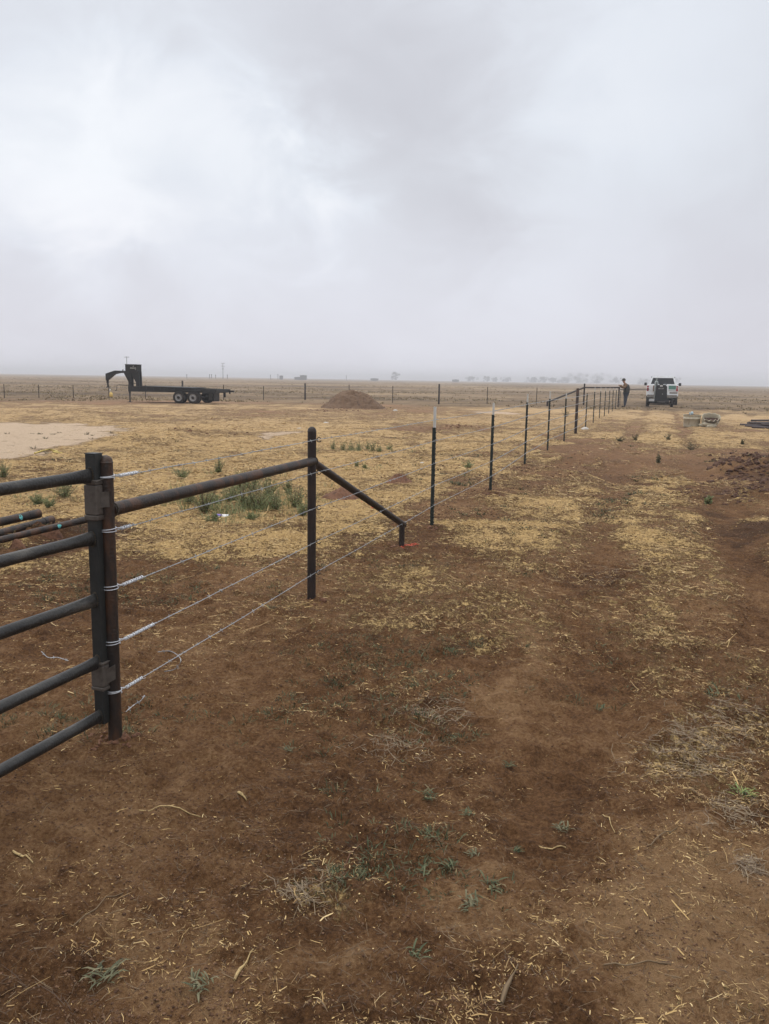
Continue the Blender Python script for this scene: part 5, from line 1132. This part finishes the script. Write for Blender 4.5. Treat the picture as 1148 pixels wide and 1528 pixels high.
TR = [(590, 8, 6, 700, 'small lone tree on the horizon right of the large dirt mound'), (702, 5, 8, 760, 'tiny hazy tree on the horizon above the nearest white-tipped posts'), (727, 6, 5, 760, 'small round hazy tree right of the tiny one'), (739, 5, 5, 780, 'faint small tree between others on the mid horizon'), (757, 5, 8, 800, 'low hazy tree at the right of the faint small group'),
      (795, 5, 9, 760, 'low tree at the left end of the hazy tree line'), (812, 6, 8, 760, 'second low tree from the left in the hazy tree line'), (826, 5.5, 9, 780, 'low tree left of the two large hazy trees'), (842, 6, 10, 760, 'middling tree touching the larger hazy tree on its left'),
      (864, 10.2, 15, 740, 'largest hazy tree on the horizon, rounded, above the far fence'), (891, 10.0, 14, 760, 'second large hazy tree, directly left of the person'), (918, 7, 9, 800, 'small hazy tree just behind the person on the horizon'), (1006, 8, 9, 780, 'hazy tree showing at the right of the pickup roof'), (960, 6, 9, 800, 'low hazy tree just left of the pickup')]
def hor(u): return 556.4 + 19.1 * u / 1148
for i, (u, h, wd, D_, lb) in enumerate(TR): p = AT(u, hor(u), D_ * 1.9); p.z = 0; tree(p, h * 1.85, wd * 1.9, 500 + i, lb)
def upole(u, D_, h, arms, label):
    p = AT(u, hor(u), D_); p.z = 0; root = empty('utility_pole', p, R(12), label, 'utility pole', 'utility poles on the horizon'); mb = MB(); mb.tube([(0, 0, -.3), (0, 0, h)], [.22, .15], 8); mb.build('pole', M['polewood'], root)
    for z, w_ in arms:
        mb = MB(); mb.box((0, 0, z), (w_, .16, .2)); ar = mb.build('crossarm', M['polewood'], root); mb = MB()
        for x in (-.45, -.25, .25, .45): mb.lathe([(.06, 0), (.09, .08), (.05, .22), (.001, .24)], (x * w_, 0, z + .1), 8)
        mb.build('insulator', M['polewood'], ar)
upole(333, 560, 10.2, ((10.0, 2.6), (8.2, 2.8), (6.4, 1.3)), 'tall hazy utility pole with stacked crossarms behind the trailer tail')
upole(190, 450, 10.8, ((10.4, 2.4),), 'thin utility pole with one crossarm rising behind the trailer toolbox')
for i, (u, D_, h) in enumerate([(313, 520, 2.6), (316, 520, 2.6), (322, 520, 2.4), (339.5, 520, 2.6), (404, 600, 3.2), (415, 600, 3.6), (517, 700, 4.0), (279, 520, 2.4)]):
    p = AT(u, hor(u), D_); p.z = 0; mb = MB(); mb.tube([(0, 0, -.3), (0, 0, h)], .18, 6); mb.box((0, .0, h), (.5, .3, .3)); o = mb.build('distant_post', M['polewood'], None); o.location = p
    tag(o, ['leftmost of the tiny posts on the horizon left of the hazy utility pole', 'middle of the tiny horizon posts left of the utility pole', 'tiny horizon post nearest left of the utility pole', 'tiny horizon post just right of the utility pole', 'tiny horizon post left of the pale tank', 'tiny thin horizon post beside the grey shed', 'lone tiny post on the horizon above the dirt mound', 'tiny horizon post above the trailer wheels'][i], 'post', 'tiny posts on the horizon')
def shed(u, D_, w_, d_, h, label, roof=.4):
    p = AT(u, hor(u), D_); p.z = 0; root = empty('shed', p, 0, label, 'shed', 'sheds on the horizon'); mb = MB(); mb.box((0, 0, h / 2), (w_, d_, h)); mb.build('wall', M['shedwall'], root)
    mb = MB(); mb.prism([(-w_ / 2 - .3, h), (0, h + roof), (w_ / 2 + .3, h), (w_ / 2 + .3, h - .12), (-w_ / 2 - .3, h - .12)], -d_ / 2 - .3, d_ / 2 + .3); mb.build('roof', M['shedroof'], root, fixn=True)
shed(453, 620, 4.6, 4, 3.3, 'small grey flat shed on the horizon above the distant fence', .2); shed(446, 640, 6, 4, 2.0, 'lower grey outbuilding attached left of the flat shed on the horizon', .2); shed(420, 640, 2.5, 2.5, 2.8, 'pale little tank house on the horizon left of the flat shed', .2); shed(559, 760, 7, 5, 2.0, 'low long shed on the horizon right of the dirt mound', .3); shed(680, 800, 6, 5, 2.2, 'tiny low shed on the horizon near the middle', .3)

# ------------------------------------------------------------------ haze
mb = MB(); mb.box((0, 0, 6.0), (7300, 7300, 15.0)); hz_ = bpy.data.meshes.new('haze'); hz_.from_pydata([tuple(v) for v in mb.v], [], mb.f); hm = bpy.data.materials.new('haze_air'); hm.use_nodes = True; ht = hm.node_tree; ht.nodes.clear()
pv = ht.nodes.new('ShaderNodeVolumePrincipled'); pv.inputs['Color'].default_value = (.99, .98, 1, 1); pv.inputs['Density'].default_value = .0010; pv.inputs['Anisotropy'].default_value = .0
ho = ht.nodes.new('ShaderNodeOutputMaterial'); ht.links.new(pv.outputs[0], ho.inputs['Volume']); hz_.materials.append(hm)
ho_ = bpy.data.objects.new('haze', hz_); col.objects.link(ho_); ho_['kind'] = 'stuff'
